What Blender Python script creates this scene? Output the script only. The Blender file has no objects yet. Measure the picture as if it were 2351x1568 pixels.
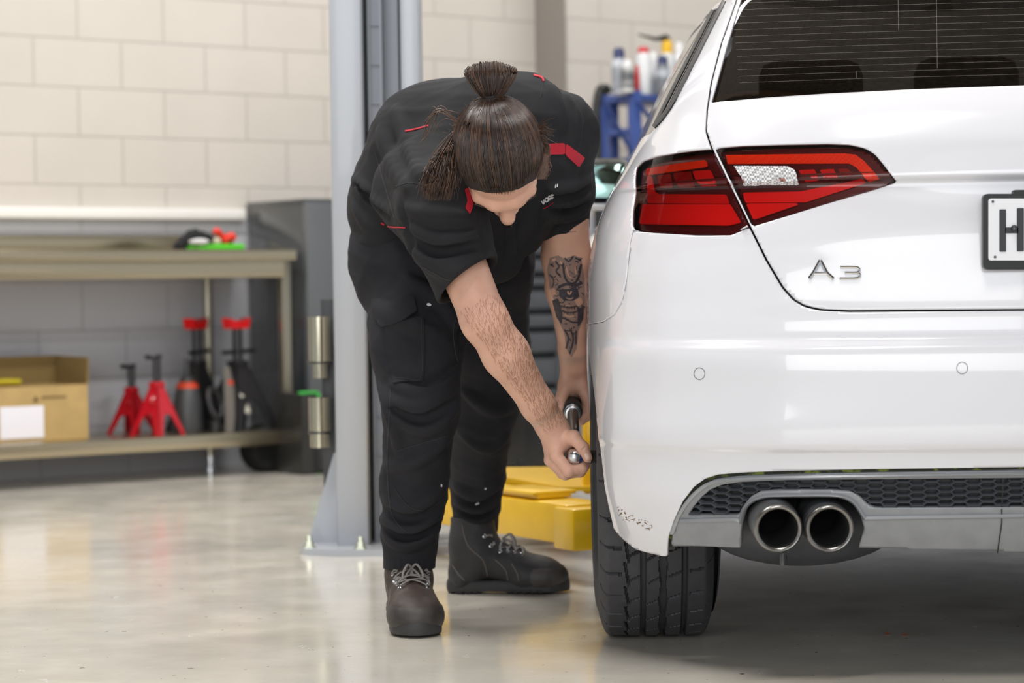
import bpy, bmesh, math, random
import numpy as np
from mathutils import Vector, Matrix
from mathutils.bvhtree import BVHTree
random.seed(7); rng = np.random.default_rng(7)
C = bpy.context.scene.collection
PI = math.pi
# ------------------------------------------------------------------ camera model
FPX, CAMH, PITCH, ROLL = 5551.0, 0.73, math.atan(112/5551.0), math.radians(0.85)
_F = np.array([0, math.cos(PITCH), -math.sin(PITCH)])
_R0 = np.array([1., 0, 0]); _U0 = np.array([0, math.sin(PITCH), math.cos(PITCH)])
_U = _U0*math.cos(ROLL) + _R0*math.sin(ROLL)
_R = _R0*math.cos(ROLL) - _U0*math.sin(ROLL)
EYE = np.array([0, 0, CAMH])
def ray(x, y):
    return _F + _R*((x-1175.5)/FPX) + _U*((784-y)/FPX)
def W(x, y, Y):
    """world point seen at photograph pixel x, y on the plane at depth Y"""
    r = ray(x, y); return EYE + r*(Y/r[1])
def G(x, y, z=0.0):
    r = ray(x, y); return EYE + r*((z-CAMH)/r[2])
def proj(P):
    V = np.asarray(P, float)-EYE; d = V@_F
    return 1175.5+FPX*(V@_R)/d, 784-FPX*(V@_U)/d
cam_d = bpy.data.cameras.new('camera'); cam = bpy.data.objects.new('camera', cam_d); C.objects.link(cam)
M = Matrix(((_R[0], _U[0], -_F[0], 0), (_R[1], _U[1], -_F[1], 0), (_R[2], _U[2], -_F[2], CAMH), (0, 0, 0, 1)))
cam.matrix_world = M
cam_d.sensor_width = 36; cam_d.lens = FPX*36/2351
cam_d.dof.use_dof = True; cam_d.dof.focus_distance = 4.85; cam_d.dof.aperture_fstop = 3.6
cam_d.clip_end = 100
bpy.context.scene.camera = cam
# ------------------------------------------------------------------ objects
def tag(o, label=None, cat=None, group=None, kind=None):
    for k, v in (('label', label), ('category', cat), ('group', group), ('kind', kind)):
        if v: o[k] = v
    return o
def empty(name, loc, label=None, cat=None, group=None):
    o = bpy.data.objects.new(name, None); C.objects.link(o); o.location = Vector(loc); o.empty_display_size = .05
    bpy.context.view_layer.update()
    return tag(o, label, cat, group)
def setparent(o, p):
    o.parent = p
    m = Matrix.Identity(4); q = p; ch = []
    while q is not None: ch.append(q); q = q.parent
    m = Matrix.Identity(4)
    for q in reversed(ch):
        m = m @ q.matrix_parent_inverse @ q.matrix_basis
    o.matrix_parent_inverse = m.inverted()
def add_mesh(name, V, Fs, mat=None, parent=None, smooth=True, label=None):
    me = bpy.data.meshes.new(name)
    me.from_pydata([tuple(map(float, v)) for v in V], [], [tuple(int(i) for i in f) for f in Fs])
    me.update()
    if smooth is True: me.shade_smooth()
    elif smooth: me.shade_smooth(); me.set_sharp_from_angle(angle=math.radians(smooth))
    o = bpy.data.objects.new(name, me); C.objects.link(o)
    if mat: me.materials.append(mat)
    if parent: setparent(o, parent)
    if label: o['label'] = label
    return o
class MB:
    """collects shapes into one mesh"""
    def __init__(s): s.V = []; s.F = []; s.n = 0
    def add(s, V, F, T=None):
        V = np.asarray(V, float).reshape(-1, 3)
        if T is not None: V = V@np.array(T.to_3x3()).T + np.array(T.translation)
        s.V.append(V); n = s.n
        s.F += [tuple(i+n for i in f) for f in F]; s.n += len(V); return s
    def box(s, c, d, T=None, bev=0.0):
        c = np.array(c, float); d = np.array(d, float)/2
        if bev <= 0:
            V = [c+d*np.array([a, b, e]) for a in (-1, 1) for b in (-1, 1) for e in (-1, 1)]
            F = [(0, 1, 3, 2), (4, 6, 7, 5), (0, 4, 5, 1), (2, 3, 7, 6), (0, 2, 6, 4), (1, 5, 7, 3)]
            return s.add(V, F, T)
        bm = bmesh.new(); bmesh.ops.create_cube(bm, size=1)
        for v in bm.verts: v.co = Vector(c) + Vector((v.co.x*2*d[0], v.co.y*2*d[1], v.co.z*2*d[2]))
        bmesh.ops.bevel(bm, geom=bm.edges[:], offset=min(bev, d.min()*.95), segments=2, affect='EDGES', profile=.5)
        bm.verts.index_update()
        V = [v.co[:] for v in bm.verts]; F = [[v.index for v in f.verts] for f in bm.faces]; bm.free()
        return s.add(V, F, T)
    def tube(s, pts, r, n=10, caps=True, closed=False, flat=1.0, up=None):
        P = np.array(pts, float); m = len(P)
        R = np.full(m, r, float) if np.isscalar(r) else np.array(r, float)
        if closed: Tn = np.roll(P, -1, 0)-np.roll(P, 1, 0)
        else: Tn = np.gradient(P, axis=0)
        Tn /= np.linalg.norm(Tn, axis=1)[:, None]+1e-12
        u = np.array(up if up is not None else ([0, 0, 1.] if abs(Tn[0][2]) < .9 else [1., 0, 0]))
        u = u-Tn[0]*(u@Tn[0]); u /= np.linalg.norm(u); V = []
        for i in range(m):
            u = u-Tn[i]*(u@Tn[i]); u /= np.linalg.norm(u)+1e-12
            w = np.cross(Tn[i], u)
            for k in range(n):
                a = 2*PI*k/n
                V.append(P[i]+R[i]*(math.cos(a)*u*flat+math.sin(a)*w))
        F = []
        for i in range(m if closed else m-1):
            j = (i+1) % m
            for k in range(n):
                l = (k+1) % n
                F.append((i*n+k, i*n+l, j*n+l, j*n+k))
        if caps and not closed:
            F.append(tuple(range(n))[::-1]); F.append(tuple((m-1)*n+k for k in range(n)))
        return s.add(V, F)
    def lathe(s, prof, T=None, n=32, arc=2*PI):
        """prof: (radius, height) pairs round local z"""
        V = []; m = len(prof)
        for r, z in prof:
            for k in range(n):
                a = arc*k/n; V.append((r*math.cos(a), r*math.sin(a), z))
        F = [(i*n+k, i*n+(k+1) % n, (i+1)*n+(k+1) % n, (i+1)*n+k) for i in range(m-1) for k in range(n)]
        if prof[0][0] > 1e-6: F.append(tuple(range(n))[::-1])
        if prof[-1][0] > 1e-6: F.append(tuple((m-1)*n+k for k in range(n)))
        return s.add(V, F, T)
    def prism(s, poly, h, T=None, z0=0.0, top=1.0):
        """polygon in local xy raised along z"""
        n = len(poly); c = np.mean(poly, axis=0)
        V = [(x, y, z0) for x, y in poly]+[(c[0]+(x-c[0])*top, c[1]+(y-c[1])*top, z0+h) for x, y in poly]
        F = [tuple(range(n))[::-1], tuple(range(n, 2*n))]+[(i, (i+1) % n, n+(i+1) % n, n+i) for i in range(n)]
        return s.add(V, F, T)
    def blob(s, c, r, T=None, nu=16, nv=10, rough=0.0):
        V = []; r = np.array(r if hasattr(r, '__len__') else (r, r, r), float)
        for i in range(nv+1):
            for j in range(nu):
                t = PI*i/nv; a = 2*PI*j/nu
                q = 1+rough*math.sin(3*a+5*t)*math.sin(2*t+a)
                V.append(np.array(c)+r*q*np.array([math.sin(t)*math.cos(a), math.sin(t)*math.sin(a), math.cos(t)]))
        F = [(i*nu+j, (i+1)*nu+j, (i+1)*nu+(j+1) % nu, i*nu+(j+1) % nu) for i in range(nv) for j in range(nu)]
        return s.add(V, F, T)
    def build(s, name, mat=None, parent=None, smooth=35, label=None):
        V = np.concatenate(s.V)
        o = add_mesh(name, V, s.F, mat, parent, smooth, label)
        bm = bmesh.new(); bm.from_mesh(o.data); lo_ = [v for v in bm.verts if not v.link_faces]
        if lo_: bmesh.ops.delete(bm, geom=lo_, context='VERTS')
        bmesh.ops.recalc_face_normals(bm, faces=bm.faces[:]); bm.to_mesh(o.data); bm.free()
        return o
def frame(o, x, y=None, z=None):
    """matrix with the given axes at origin o"""
    x = Vector(x).normalized()
    if z is not None:
        z = Vector(z); z = (z-x*z.dot(x)).normalized(); y = z.cross(x)
    else:
        y = Vector(y); y = (y-x*y.dot(x)).normalized(); z = x.cross(y)
    m = Matrix((x, y, z)).transposed().to_4x4(); m.translation = Vector(o); return m
def along(a, b, up=(0, 0, 1)):
    """matrix with local z from a to b"""
    z = (Vector(b)-Vector(a)).normalized(); u = Vector(up)
    if abs(z.dot(u)) > .95: u = Vector((1, 0, 0))
    x = u.cross(z).normalized(); y = z.cross(x)
    m = Matrix((x, y, z)).transposed().to_4x4(); m.translation = Vector(a); return m
def copy_tree(o, parent=None):
    c = o.copy(); C.objects.link(c)
    if parent: c.parent = parent
    for ch in list(o.children): copy_tree(ch, c)
    return c
# ------------------------------------------------------------------ materials
def lin(c):
    if isinstance(c, str): c = [int(c[i:i+2], 16)/255 for i in (0, 2, 4)]
    return tuple((v/12.92 if v <= .04045 else ((v+.055)/1.055)**2.4) for v in c)+(1.0,)
class NT:
    def __init__(s, m): s.nt = m.node_tree; s.n = s.nt.nodes; s.l = s.nt.links
    def new(s, t, **kw):
        o = s.n.new(t)
        for k, v in kw.items():
            if hasattr(o, k): setattr(o, k, v)
            else: o.inputs[k].default_value = v
        return o
    def link(s, a, b): s.l.new(a, b)
MATS = {}
def mat(name, col, rough=.5, metal=0.0, coat=0.0, var=0.0, vscale=6.0, bump=0.0, bscale=60.0, spec=None, sss=0.0, stretch=None, col2=None, aniso=0.0, rvar=0.0, detail=4.0, ramp=(.35, .65)):
    m = bpy.data.materials.new(name); m.use_nodes = True; t = NT(m); p = t.n['Principled BSDF']
    p.inputs['Base Color'].default_value = lin(col); p.inputs['Roughness'].default_value = rough; p.inputs['Metallic'].default_value = metal
    if coat: p.inputs['Coat Weight'].default_value = coat; p.inputs['Coat Roughness'].default_value = .04
    if spec is not None: p.inputs['Specular IOR Level'].default_value = spec
    if aniso: p.inputs['Anisotropic'].default_value = aniso
    if sss:
        p.inputs['Subsurface Weight'].default_value = sss; p.inputs['Subsurface Radius'].default_value = (1, .35, .2); p.inputs['Subsurface Scale'].default_value = .006
    tc = t.new('ShaderNodeTexCoord'); src = tc.outputs['Object']
    if stretch:
        mp = t.new('ShaderNodeMapping'); mp.inputs['Scale'].default_value = stretch; t.link(src, mp.inputs[0]); src = mp.outputs[0]
    if var or col2 or rvar:
        nz = t.new('ShaderNodeTexNoise'); nz.inputs['Scale'].default_value = vscale; nz.inputs['Detail'].default_value = detail; t.link(src, nz.inputs['Vector'])
        r = t.new('ShaderNodeValToRGB'); a, b = r.color_ramp.elements
        a.position, b.position = ramp
        l = np.array(lin(col)); l2 = np.array(lin(col2)) if col2 else np.clip(l*(1+var), 0, 1)
        l1 = l if col2 else l*(1-var)
        a.color = tuple(l1[:3])+(1,); b.color = tuple(l2[:3])+(1,)
        t.link(nz.outputs[0], r.inputs[0]); 
        if var or col2: t.link(r.outputs[0], p.inputs['Base Color'])
        if rvar:
            mr = t.new('ShaderNodeMapRange'); mr.inputs[1].default_value = .3; mr.inputs[2].default_value = .7
            mr.inputs[3].default_value = rough-rvar; mr.inputs[4].default_value = rough+rvar
            t.link(nz.outputs[0], mr.inputs[0]); t.link(mr.outputs[0], p.inputs['Roughness'])
    if bump:
        nb = t.new('ShaderNodeTexNoise'); nb.inputs['Scale'].default_value = bscale; nb.inputs['Detail'].default_value = 3; t.link(src, nb.inputs['Vector'])
        b = t.new('ShaderNodeBump'); b.inputs['Strength'].default_value = 1; b.inputs['Distance'].default_value = bump
        t.link(nb.outputs[0], b.inputs['Height']); t.link(b.outputs[0], p.inputs['Normal'])
    MATS[name] = m; return m
# ------------------------------------------------------------------ signed distance modelling
def smin(a, b, k):
    if k <= 0: return np.minimum(a, b)
    h = np.maximum(k-np.abs(a-b), 0)/k
    return np.minimum(a, b)-h*h*k*.25
class Vol:
    def __init__(s, lo, hi, h):
        s.lo = np.array(lo, float); s.h = h
        s.n = np.ceil((np.array(hi)-s.lo)/h).astype(int)+1
        s.A = np.full(s.n, 1.0, np.float32)
    def _sl(s, lo, hi):
        a = np.clip(np.floor((lo-s.lo)/s.h).astype(int), 0, s.n); b = np.clip(np.ceil((hi-s.lo)/s.h).astype(int)+1, 0, s.n)
        if (b <= a).any(): return None
        g = [s.lo[i]+s.h*np.arange(a[i], b[i]) for i in range(3)]
        return (slice(a[0], b[0]), slice(a[1], b[1]), slice(a[2], b[2])), np.meshgrid(*g, indexing='ij')
    def _op(s, sl, d, k, sub):
        A = s.A[sl]
        s.A[sl] = -smin(-A, d, k) if sub else smin(A, d, k)
    def cone(s, a, b, ra, rb, k=.02, sub=False, sq=None):
        """tapered capsule; sq = (axis, factor) flattens it along an axis"""
        a = np.array(a, float); b = np.array(b, float); mar = k+.012
        R = max(ra, rb)*(max(1, sq[1]) if sq else 1)+mar
        q = s._sl(np.minimum(a, b)-R, np.maximum(a, b)+R)
        if q is None: return s
        sl, (X, Y, Z) = q
        ab = b-a; L = ab@ab+1e-12
        px, py, pz = X-a[0], Y-a[1], Z-a[2]
        t = np.clip((px*ab[0]+py*ab[1]+pz*ab[2])/L, 0, 1)
        dx, dy, dz = px-t*ab[0], py-t*ab[1], pz-t*ab[2]
        if sq:
            ax = np.array(sq[0], float); ax /= np.linalg.norm(ax)
            w = dx*ax[0]+dy*ax[1]+dz*ax[2]; f = 1/sq[1]-1
            dx, dy, dz = dx+w*f*ax[0], dy+w*f*ax[1], dz+w*f*ax[2]
        d = np.sqrt(dx*dx+dy*dy+dz*dz)-(ra+(rb-ra)*t)
        if sq and sq[1] < 1: d = d*np.clip(sq[1], .3, 1)**.5
        s._op(sl, d, k, sub); return s
    def chain(s, pts, rs, k=.02, sub=False, sq=None):
        for i in range(len(pts)-1): s.cone(pts[i], pts[i+1], rs[i], rs[i+1], k, sub, sq)
        return s
    def ell(s, c, r, ax=None, k=.02, sub=False):
        """ellipsoid; ax = 3x3 rows of local axes"""
        c = np.array(c, float); r = np.array(r, float); mar = r.max()+k+.012
        q = s._sl(c-mar, c+mar)
        if q is None: return s
        sl, (X, Y, Z) = q
        P = np.stack([X-c[0], Y-c[1], Z-c[2]], -1)
        if ax is not None: P = P@np.array(ax, float).T
        k0 = np.linalg.norm(P/r, axis=-1); k1 = np.linalg.norm(P/(r*r), axis=-1)+1e-9
        s._op(sl, k0*(k0-1)/k1, k, sub); return s
    def rbox(s, c, r, ax, rad=.01, k=.0, sub=False):
        c = np.array(c, float); r = np.array(r, float); mar = np.linalg.norm(r)+k+.01
        q = s._sl(c-mar, c+mar)
        if q is None: return s
        sl, (X, Y, Z) = q
        P = np.stack([X-c[0], Y-c[1], Z-c[2]], -1)@np.array(ax, float).T
        Q = np.abs(P)-(r-rad)
        d = np.linalg.norm(np.maximum(Q, 0), axis=-1)+np.minimum(Q.max(-1), 0)-rad
        s._op(sl, d, k, sub); return s
    def coords(s):
        return np.meshgrid(*[s.lo[i]+s.h*np.arange(s.n[i]) for i in range(3)], indexing='ij')
    def cut(s, p, n, k=0.0):
        """keep the side the normal n points away from"""
        X, Y, Z = s.coords(); p = np.array(p); n = np.array(n, float)/np.linalg.norm(n)
        d = (X-p[0])*n[0]+(Y-p[1])*n[1]+(Z-p[2])*n[2]
        s.A = -smin(-s.A, -d, k) if k > 0 else np.maximum(s.A, d); s.A = s.A.astype(np.float32); return s
    def mesh(s, smooth=1):
        A = s.A; n = A.shape; neg = A < 0
        idx = -np.ones(np.array(n)-1, int)
        cs = [(i, j, k) for i in (0, 1) for j in (0, 1) for k in (0, 1)]
        def cor(arr, c): return arr[c[0]:n[0]-1+c[0], c[1]:n[1]-1+c[1], c[2]:n[2]-1+c[2]]
        cnt = sum(cor(neg, c).astype(int) for c in cs)
        act = (cnt > 0) & (cnt < 8); I = np.argwhere(act); idx[act] = np.arange(len(I))
        acc = np.zeros((len(I), 3)); num = np.zeros(len(I))
        vals = {c: cor(A, c)[act] for c in cs}
        for a in cs:
            for ax in range(3):
                if a[ax] == 1: continue
                b = list(a); b[ax] = 1; b = tuple(b); va, vb = vals[a], vals[b]
                m = (va < 0) != (vb < 0)
                t = np.where(m, va/(np.where(m, va-vb, 1)), 0)
                p = np.zeros((len(I), 3)); p[:] = a; p[:, ax] += t
                acc[m] += p[m]; num[m] += 1
        V = s.lo+s.h*(I+acc/num[:, None]); F = []
        for ax in range(3):
            o = [0, 1, 2]; o.remove(ax); b, c = o
            sl0 = [slice(1, n[i]-1) for i in range(3)]; sl0[ax] = slice(0, n[ax]-1)
            sl1 = list(sl0); sl1[ax] = slice(1, n[ax])
            x = neg[tuple(sl0)]; y = neg[tuple(sl1)]
            for flip, m in ((0, x & ~y), (1, ~x & y)):
                q = np.argwhere(m)
                if not len(q): continue
                q[:, b] += 1; q[:, c] += 1
                def at(db, dc):
                    r = q.copy(); r[:, b] -= db; r[:, c] -= dc; return idx[r[:, 0], r[:, 1], r[:, 2]]
                f = np.stack([at(1, 1), at(0, 1), at(0, 0), at(1, 0)], 1)
                if (ax == 1) != bool(flip): f = f[:, ::-1]
                F.append(f)
        F = np.concatenate(F); F = F[(F >= 0).all(1)]
        for _ in range(smooth):
            S = np.zeros_like(V); N = np.zeros(len(V))
            for i in range(4):
                a, b = F[:, i], F[:, (i+1) % 4]
                np.add.at(S, a, V[b]); np.add.at(N, a, 1); np.add.at(S, b, V[a]); np.add.at(N, b, 1)
            V = V*.4+.6*S/np.maximum(N, 1)[:, None]
        return V, F
def bvh_of(V, F): return BVHTree.FromPolygons([tuple(v) for v in V], [tuple(int(i) for i in f) for f in F])
def hit(bvh, x, y, off=0.0):
    r = ray(x, y); r = r/np.linalg.norm(r)
    p, n, i, d = bvh.ray_cast(Vector(EYE), Vector(r))
    if p is None: return None, None
    p = np.array(p); n = np.array(n)
    if n@r > 0: n = -n
    return p+n*off, n
def resample(pts, step):
    P = np.array(pts, float); d = np.r_[0, np.cumsum(np.linalg.norm(np.diff(P, axis=0), axis=1))]
    m = max(2, int(d[-1]/step)+1); t = np.linspace(0, d[-1], m)
    return np.stack([np.interp(t, d, P[:, i]) for i in range(P.shape[1])], 1)
def catmull(pts, per=8, closed=False):
    P = [np.array(p, float) for p in pts]; n = len(P); out = []
    for i in range(n if closed else n-1):
        g = (lambda j: P[j % n]) if closed else (lambda j: P[min(max(j, 0), n-1)])
        p0, p1, p2, p3 = g(i-1), g(i), g(i+1), g(i+2)
        for k in range(per):
            t = k/per
            out.append(.5*((2*p1)+(-p0+p2)*t+(2*p0-5*p1+4*p2-p3)*t*t+(-p0+3*p1-3*p2+p3)*t**3))
    if not closed: out.append(P[-1])
    return np.array(out)
def stroke(mb, bvh, pts, w, off=.001, thick=None, step=6, taper=False, smooth_off=0.0):
    """a ribbon laid on a surface along a line traced from the photograph; w in pixels (number or per-end pair)"""
    P = resample(pts, step); m = len(P)
    T = np.gradient(P, axis=0); T /= np.linalg.norm(T, axis=1)[:, None]+1e-9; N = np.stack([-T[:, 1], T[:, 0]], 1)
    ws = np.linspace(w[0], w[1], m) if hasattr(w, '__len__') else np.full(m, float(w))
    if taper: ws = ws*np.clip(np.sin(np.linspace(0.04, PI-.04, m))*1.6, .1, 1)
    rows = []
    for i in range(m):
        a, na = hit(bvh, *(P[i]+N[i]*ws[i]/2)); b, nb = hit(bvh, *(P[i]-N[i]*ws[i]/2)); c, nc = hit(bvh, *P[i])
        if a is None or b is None or c is None: rows.append(None); continue
        n = na+nb+nc; n /= np.linalg.norm(n)
        if abs(a[1]-c[1]) > .05 or abs(b[1]-c[1]) > .05: rows.append(None); continue
        rows.append((a, c, b, n))
    seg = []
    def flush():
        if len(seg) < 2: return
        V = []; F = []; h = thick if thick else 0
        for a, c, b, n in seg:
            V += [a+n*off, c+n*(off+ (h*.3 if h else 0)), b+n*off]
            if h: V += [a+n*(off-h), b+n*(off-h)]
        q = 5 if h else 3
        for i in range(len(seg)-1):
            o, p = i*q, (i+1)*q
            F += [(o, o+1, p+1, p), (o+1, o+2, p+2, p+1)]
            if h: F += [(o+3, o, p, p+3), (o+2, o+4, p+4, p+2)]
        mb.add(V, F)
    for r in rows:
        if r is None: flush(); seg.clear()
        else: seg.append(r)
    flush(); return mb
def poly_sd(poly, X, Y):
    """signed distance to a closed polygon, negative inside"""
    P = np.array(poly, float); n = len(P); d = np.full(X.shape, 1e9); ins = np.zeros(X.shape, bool)
    for i in range(n):
        a, b = P[i], P[(i+1) % n]; e = b-a; wx, wy = X-a[0], Y-a[1]
        t = np.clip((wx*e[0]+wy*e[1])/(e@e+1e-12), 0, 1)
        d = np.minimum(d, (wx-e[0]*t)**2+(wy-e[1]*t)**2)
        c1 = (a[1] <= Y) & (b[1] > Y); c2 = (b[1] <= Y) & (a[1] > Y); cr = e[0]*wy-e[1]*wx
        ins ^= (c1 & (cr > 0)) | (c2 & (cr < 0))
    d = np.sqrt(d); return np.where(ins, -d, d)
def clip_grid(V2, F, S):
    """split faces of a planar parameter mesh along S=0; returns kept (S<0) vertices and faces"""
    V = [tuple(v) for v in V2]; out = []; cache = {}
    neg = S < 0
    for f in F:
        k = [neg[i] for i in f]
        if all(k): out.append(tuple(f)); continue
        if not any(k): continue
        g = []
        for i in range(len(f)):
            a, b = f[i], f[(i+1) % len(f)]
            if neg[a]: g.append(a)
            if neg[a] != neg[b]:
                key = (min(a, b), max(a, b))
                if key not in cache:
                    t = S[a]/(S[a]-S[b]); cache[key] = len(V)
                    V.append(tuple(V2[a][j]+(V2[b][j]-V2[a][j])*t for j in range(len(V2[a]))))
                g.append(cache[key])
        if len(g) >= 3: out.append(tuple(g))
    used = sorted({i for f in out for i in f}); mp = {i: j for j, i in enumerate(used)}
    return [V[i] for i in used], [tuple(mp[i] for i in f) for f in out]
def patch(bvh, poly, off=.001, step=5, thick=0.0, mb=None, maxjump=.06):
    """a sheet over the part of a surface that a traced outline covers"""
    P = np.array(poly, float); x0, y0 = P.min(0)-step; x1, y1 = P.max(0)+step
    xs = np.arange(x0, x1+step, step); ys = np.arange(y0, y1+step, step)
    X, Y = np.meshgrid(xs, ys, indexing='ij'); ny = len(ys)
    V2 = np.stack([X.ravel(), Y.ravel()], 1)
    F = [(i*ny+j, (i+1)*ny+j, (i+1)*ny+j+1, i*ny+j+1) for i in range(len(xs)-1) for j in range(ny-1)]
    V2, F = clip_grid(V2, F, poly_sd(poly, V2[:, 0], V2[:, 1]))
    V = []; ok = []; Nn = []
    for v in V2:
        p, n = hit(bvh, v[0], v[1], off); ok.append(p is not None); V.append(p if p is not None else np.zeros(3)); Nn.append(n if n is not None else np.zeros(3))
    F = [f for f in F if all(ok[i] for i in f) and np.ptp([V[i][1] for i in f]) < maxjump]
    mb = mb or MB()
    if not F: return mb
    if thick:
        n = len(V); E = {}
        for f in F:
            for a, b in zip(f, f[1:]+f[:1]): E[(a, b)] = 1
        bd = [(a, b) for a, b in E if (b, a) not in E]
        V = V+[V[i]-Nn[i]*thick for i in range(n)]
        F = F+[(a, b, b+n, a+n) for a, b in bd]
    mb.add(V, F); return mb
def rt(z): return (0, 0, math.radians(z))
# ================================================================== room
D = np.array([math.cos(math.radians(37)), math.sin(math.radians(37)), 0]); N = np.array([-D[1], D[0], 0])   # along the back wall, away through it
WP = np.array([-1.594, 10.11, 0])
def wall_hit(x):
    k = (x-1175.5)/FPX; t = (k*WP[1]-WP[0])/(D[0]-k*D[1]); return WP+D*t
def wf(o=(0, 0, 0)): return frame(WP+np.array([0, 0, 0]), D, z=(0, 0, 1))
def RM(a, n, z): return WP+D*a+N*n+np.array([0, 0, z])      # room coordinates: along wall, away from camera, up
TW = frame(WP, D, z=(0, 0, 1))
def wall_mat(name, up, low, split=1.08):
    m = bpy.data.materials.new(name); m.use_nodes = True; t = NT(m); p = t.n['Principled BSDF']; p.inputs['Roughness'].default_value = .55
    tc = t.new('ShaderNodeTexCoord'); sp = t.new('ShaderNodeSeparateXYZ'); t.link(tc.outputs['Object'], sp.inputs[0])
    ad = t.new('ShaderNodeMath', operation='SUBTRACT'); ad.inputs[1].default_value = .18; t.link(sp.outputs['X'], ad.inputs[0]); cb = t.new('ShaderNodeCombineXYZ'); t.link(ad.outputs[0], cb.inputs['X']); t.link(sp.outputs['Z'], cb.inputs['Y'])
    br = t.new('ShaderNodeTexBrick'); t.link(cb.outputs[0], br.inputs['Vector'])
    br.inputs['Scale'].default_value = 1; br.inputs['Mortar Size'].default_value = .005; br.inputs['Mortar Smooth'].default_value = .5
    br.inputs['Brick Width'].default_value = .4; br.inputs['Row Height'].default_value = .2; br.inputs['Bias'].default_value = 0
    br.inputs['Color1'].default_value = (1, 1, 1, 1); br.inputs['Color2'].default_value = (.975, .975, .975, 1); br.inputs['Mortar'].default_value = (.80, .79, .78, 1)
    mr = t.new('ShaderNodeMapRange'); mr.inputs[1].default_value = split-.002; mr.inputs[2].default_value = split+.002; t.link(sp.outputs['Z'], mr.inputs[0])
    mx = t.new('ShaderNodeMix', data_type='RGBA'); t.link(mr.outputs[0], mx.inputs[0]); mx.inputs[6].default_value = lin(low); mx.inputs[7].default_value = lin(up)
    mu = t.new('ShaderNodeMix', data_type='RGBA', blend_type='MULTIPLY'); mu.inputs[0].default_value = 1; t.link(mx.outputs[2], mu.inputs[6]); t.link(br.outputs['Color'], mu.inputs[7])
    nz = t.new('ShaderNodeTexNoise'); nz.inputs['Scale'].default_value = 3; t.link(tc.outputs['Object'], nz.inputs['Vector'])
    rr = t.new('ShaderNodeMapRange'); rr.inputs[3].default_value = .93; rr.inputs[4].default_value = 1.06; t.link(nz.outputs[0], rr.inputs[0])
    m2 = t.new('ShaderNodeMix', data_type='RGBA', blend_type='MULTIPLY'); m2.inputs[0].default_value = 1; t.link(mu.outputs[2], m2.inputs[6]); t.link(rr.outputs[0], m2.inputs[7])
    t.link(m2.outputs[2], p.inputs['Base Color'])
    b = t.new('ShaderNodeBump'); b.inputs['Distance'].default_value = .004; b.inputs['Strength'].default_value = .6; b.invert = True
    t.link(br.outputs['Fac'], b.inputs['Height']); t.link(b.outputs[0], p.inputs['Normal'])
    return m
wmat = wall_mat('block_wall_paint', 'cdc6bd', 'b9bac0')
step_a = float((wall_hit(1243)-WP)@D)
def local_obj(name, mb, m, T, kind='structure', smooth=35):
    o = mb.build(name, m, None, smooth); o.matrix_world = T
    if kind: o['kind'] = kind
    return o
b = MB(); b.box(((step_a-9)/2, .1, 2.2), (step_a+9, .2, 4.4)); local_obj('wall_back', b, wmat, TW)
b = MB(); b.box((step_a+4.5, .0, 2.2), (9, .42, 4.4)); local_obj('wall_right', b, wmat, TW)
b = MB(); b.box((step_a-.006, -.111, 2.2), (.012, .218, 4.4)); local_obj('trim_6', b, mat('pier_side_shade', '8b857e', .6), TW)  # thin sheet added over the pier return, its shade put into the colour
# floor
def floor_mat():
    m = bpy.data.materials.new('epoxy_floor'); m.use_nodes = True; t = NT(m); p = t.n['Principled BSDF']
    tc = t.new('ShaderNodeTexCoord'); O = tc.outputs['Object']
    def noise(sc, det=4, rough=.6, stretch=None):
        n = t.new('ShaderNodeTexNoise'); n.inputs['Scale'].default_value = sc; n.inputs['Detail'].default_value = det; n.inputs['Roughness'].default_value = rough
        if stretch:
            mp = t.new('ShaderNodeMapping'); mp.inputs['Scale'].default_value = stretch; mp.inputs['Rotation'].default_value = (0, 0, .3); t.link(O, mp.inputs[0]); t.link(mp.outputs[0], n.inputs['Vector'])
        else: t.link(O, n.inputs['Vector'])
        return n.outputs[0]
    def ramp(src, a, b, ca=(0, 0, 0, 1), cb=(1, 1, 1, 1)):
        r = t.new('ShaderNodeValToRGB'); r.color_ramp.elements[0].position = a; r.color_ramp.elements[1].position = b
        r.color_ramp.elements[0].color = ca; r.color_ramp.elements[1].color = cb; t.link(src, r.inputs[0]); return r.outputs[0]
    def mix(f, a, b_, bt='MIX'):
        x = t.new('ShaderNodeMix', data_type='RGBA', blend_type=bt)
        if hasattr(f, 'links'): t.link(f, x.inputs[0])
        else: x.inputs[0].default_value = f
        for k, v in ((6, a), (7, b_)):
            if hasattr(v, 'links'): t.link(v, x.inputs[k])
            else: x.inputs[k].default_value = v
        return x.outputs[2]
    base = ramp(noise(1.3, 3), .3, .7, lin('d8d4cb'), lin('e6dfd0'))
    # tyre-blackened dirt patches in the car's bay
    chips = ramp(noise(26, 5, .7, (1, .45, 1)), .665, .68)
    chips2 = ramp(noise(70, 3, .6, (1, .5, 1)), .69, .705)
    spots = ramp(noise(46, 2, .5), .735, .745)
    c = mix(chips, base, lin('f2f0ea')); c = mix(chips2, c, lin('e2e0dc')); c = mix(spots, c, lin('3c3a38'))
    t.link(c, p.inputs['Base Color'])
    r = ramp(noise(5, 5), .3, .75, (.10, .10, .10, 1), (.26, .26, .26, 1)); t.link(r, p.inputs['Roughness'])
    p.inputs['Specular IOR Level'].default_value = .75; p.inputs['Coat Weight'].default_value = .35; p.inputs['Coat Roughness'].default_value = .12
    bp = t.new('ShaderNodeBump'); bp.inputs['Distance'].default_value = .0012; bp.inputs['Strength'].default_value = .5
    t.link(noise(9, 6, .65), bp.inputs['Height']); t.link(bp.outputs[0], p.inputs['Normal'])
    return m
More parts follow.
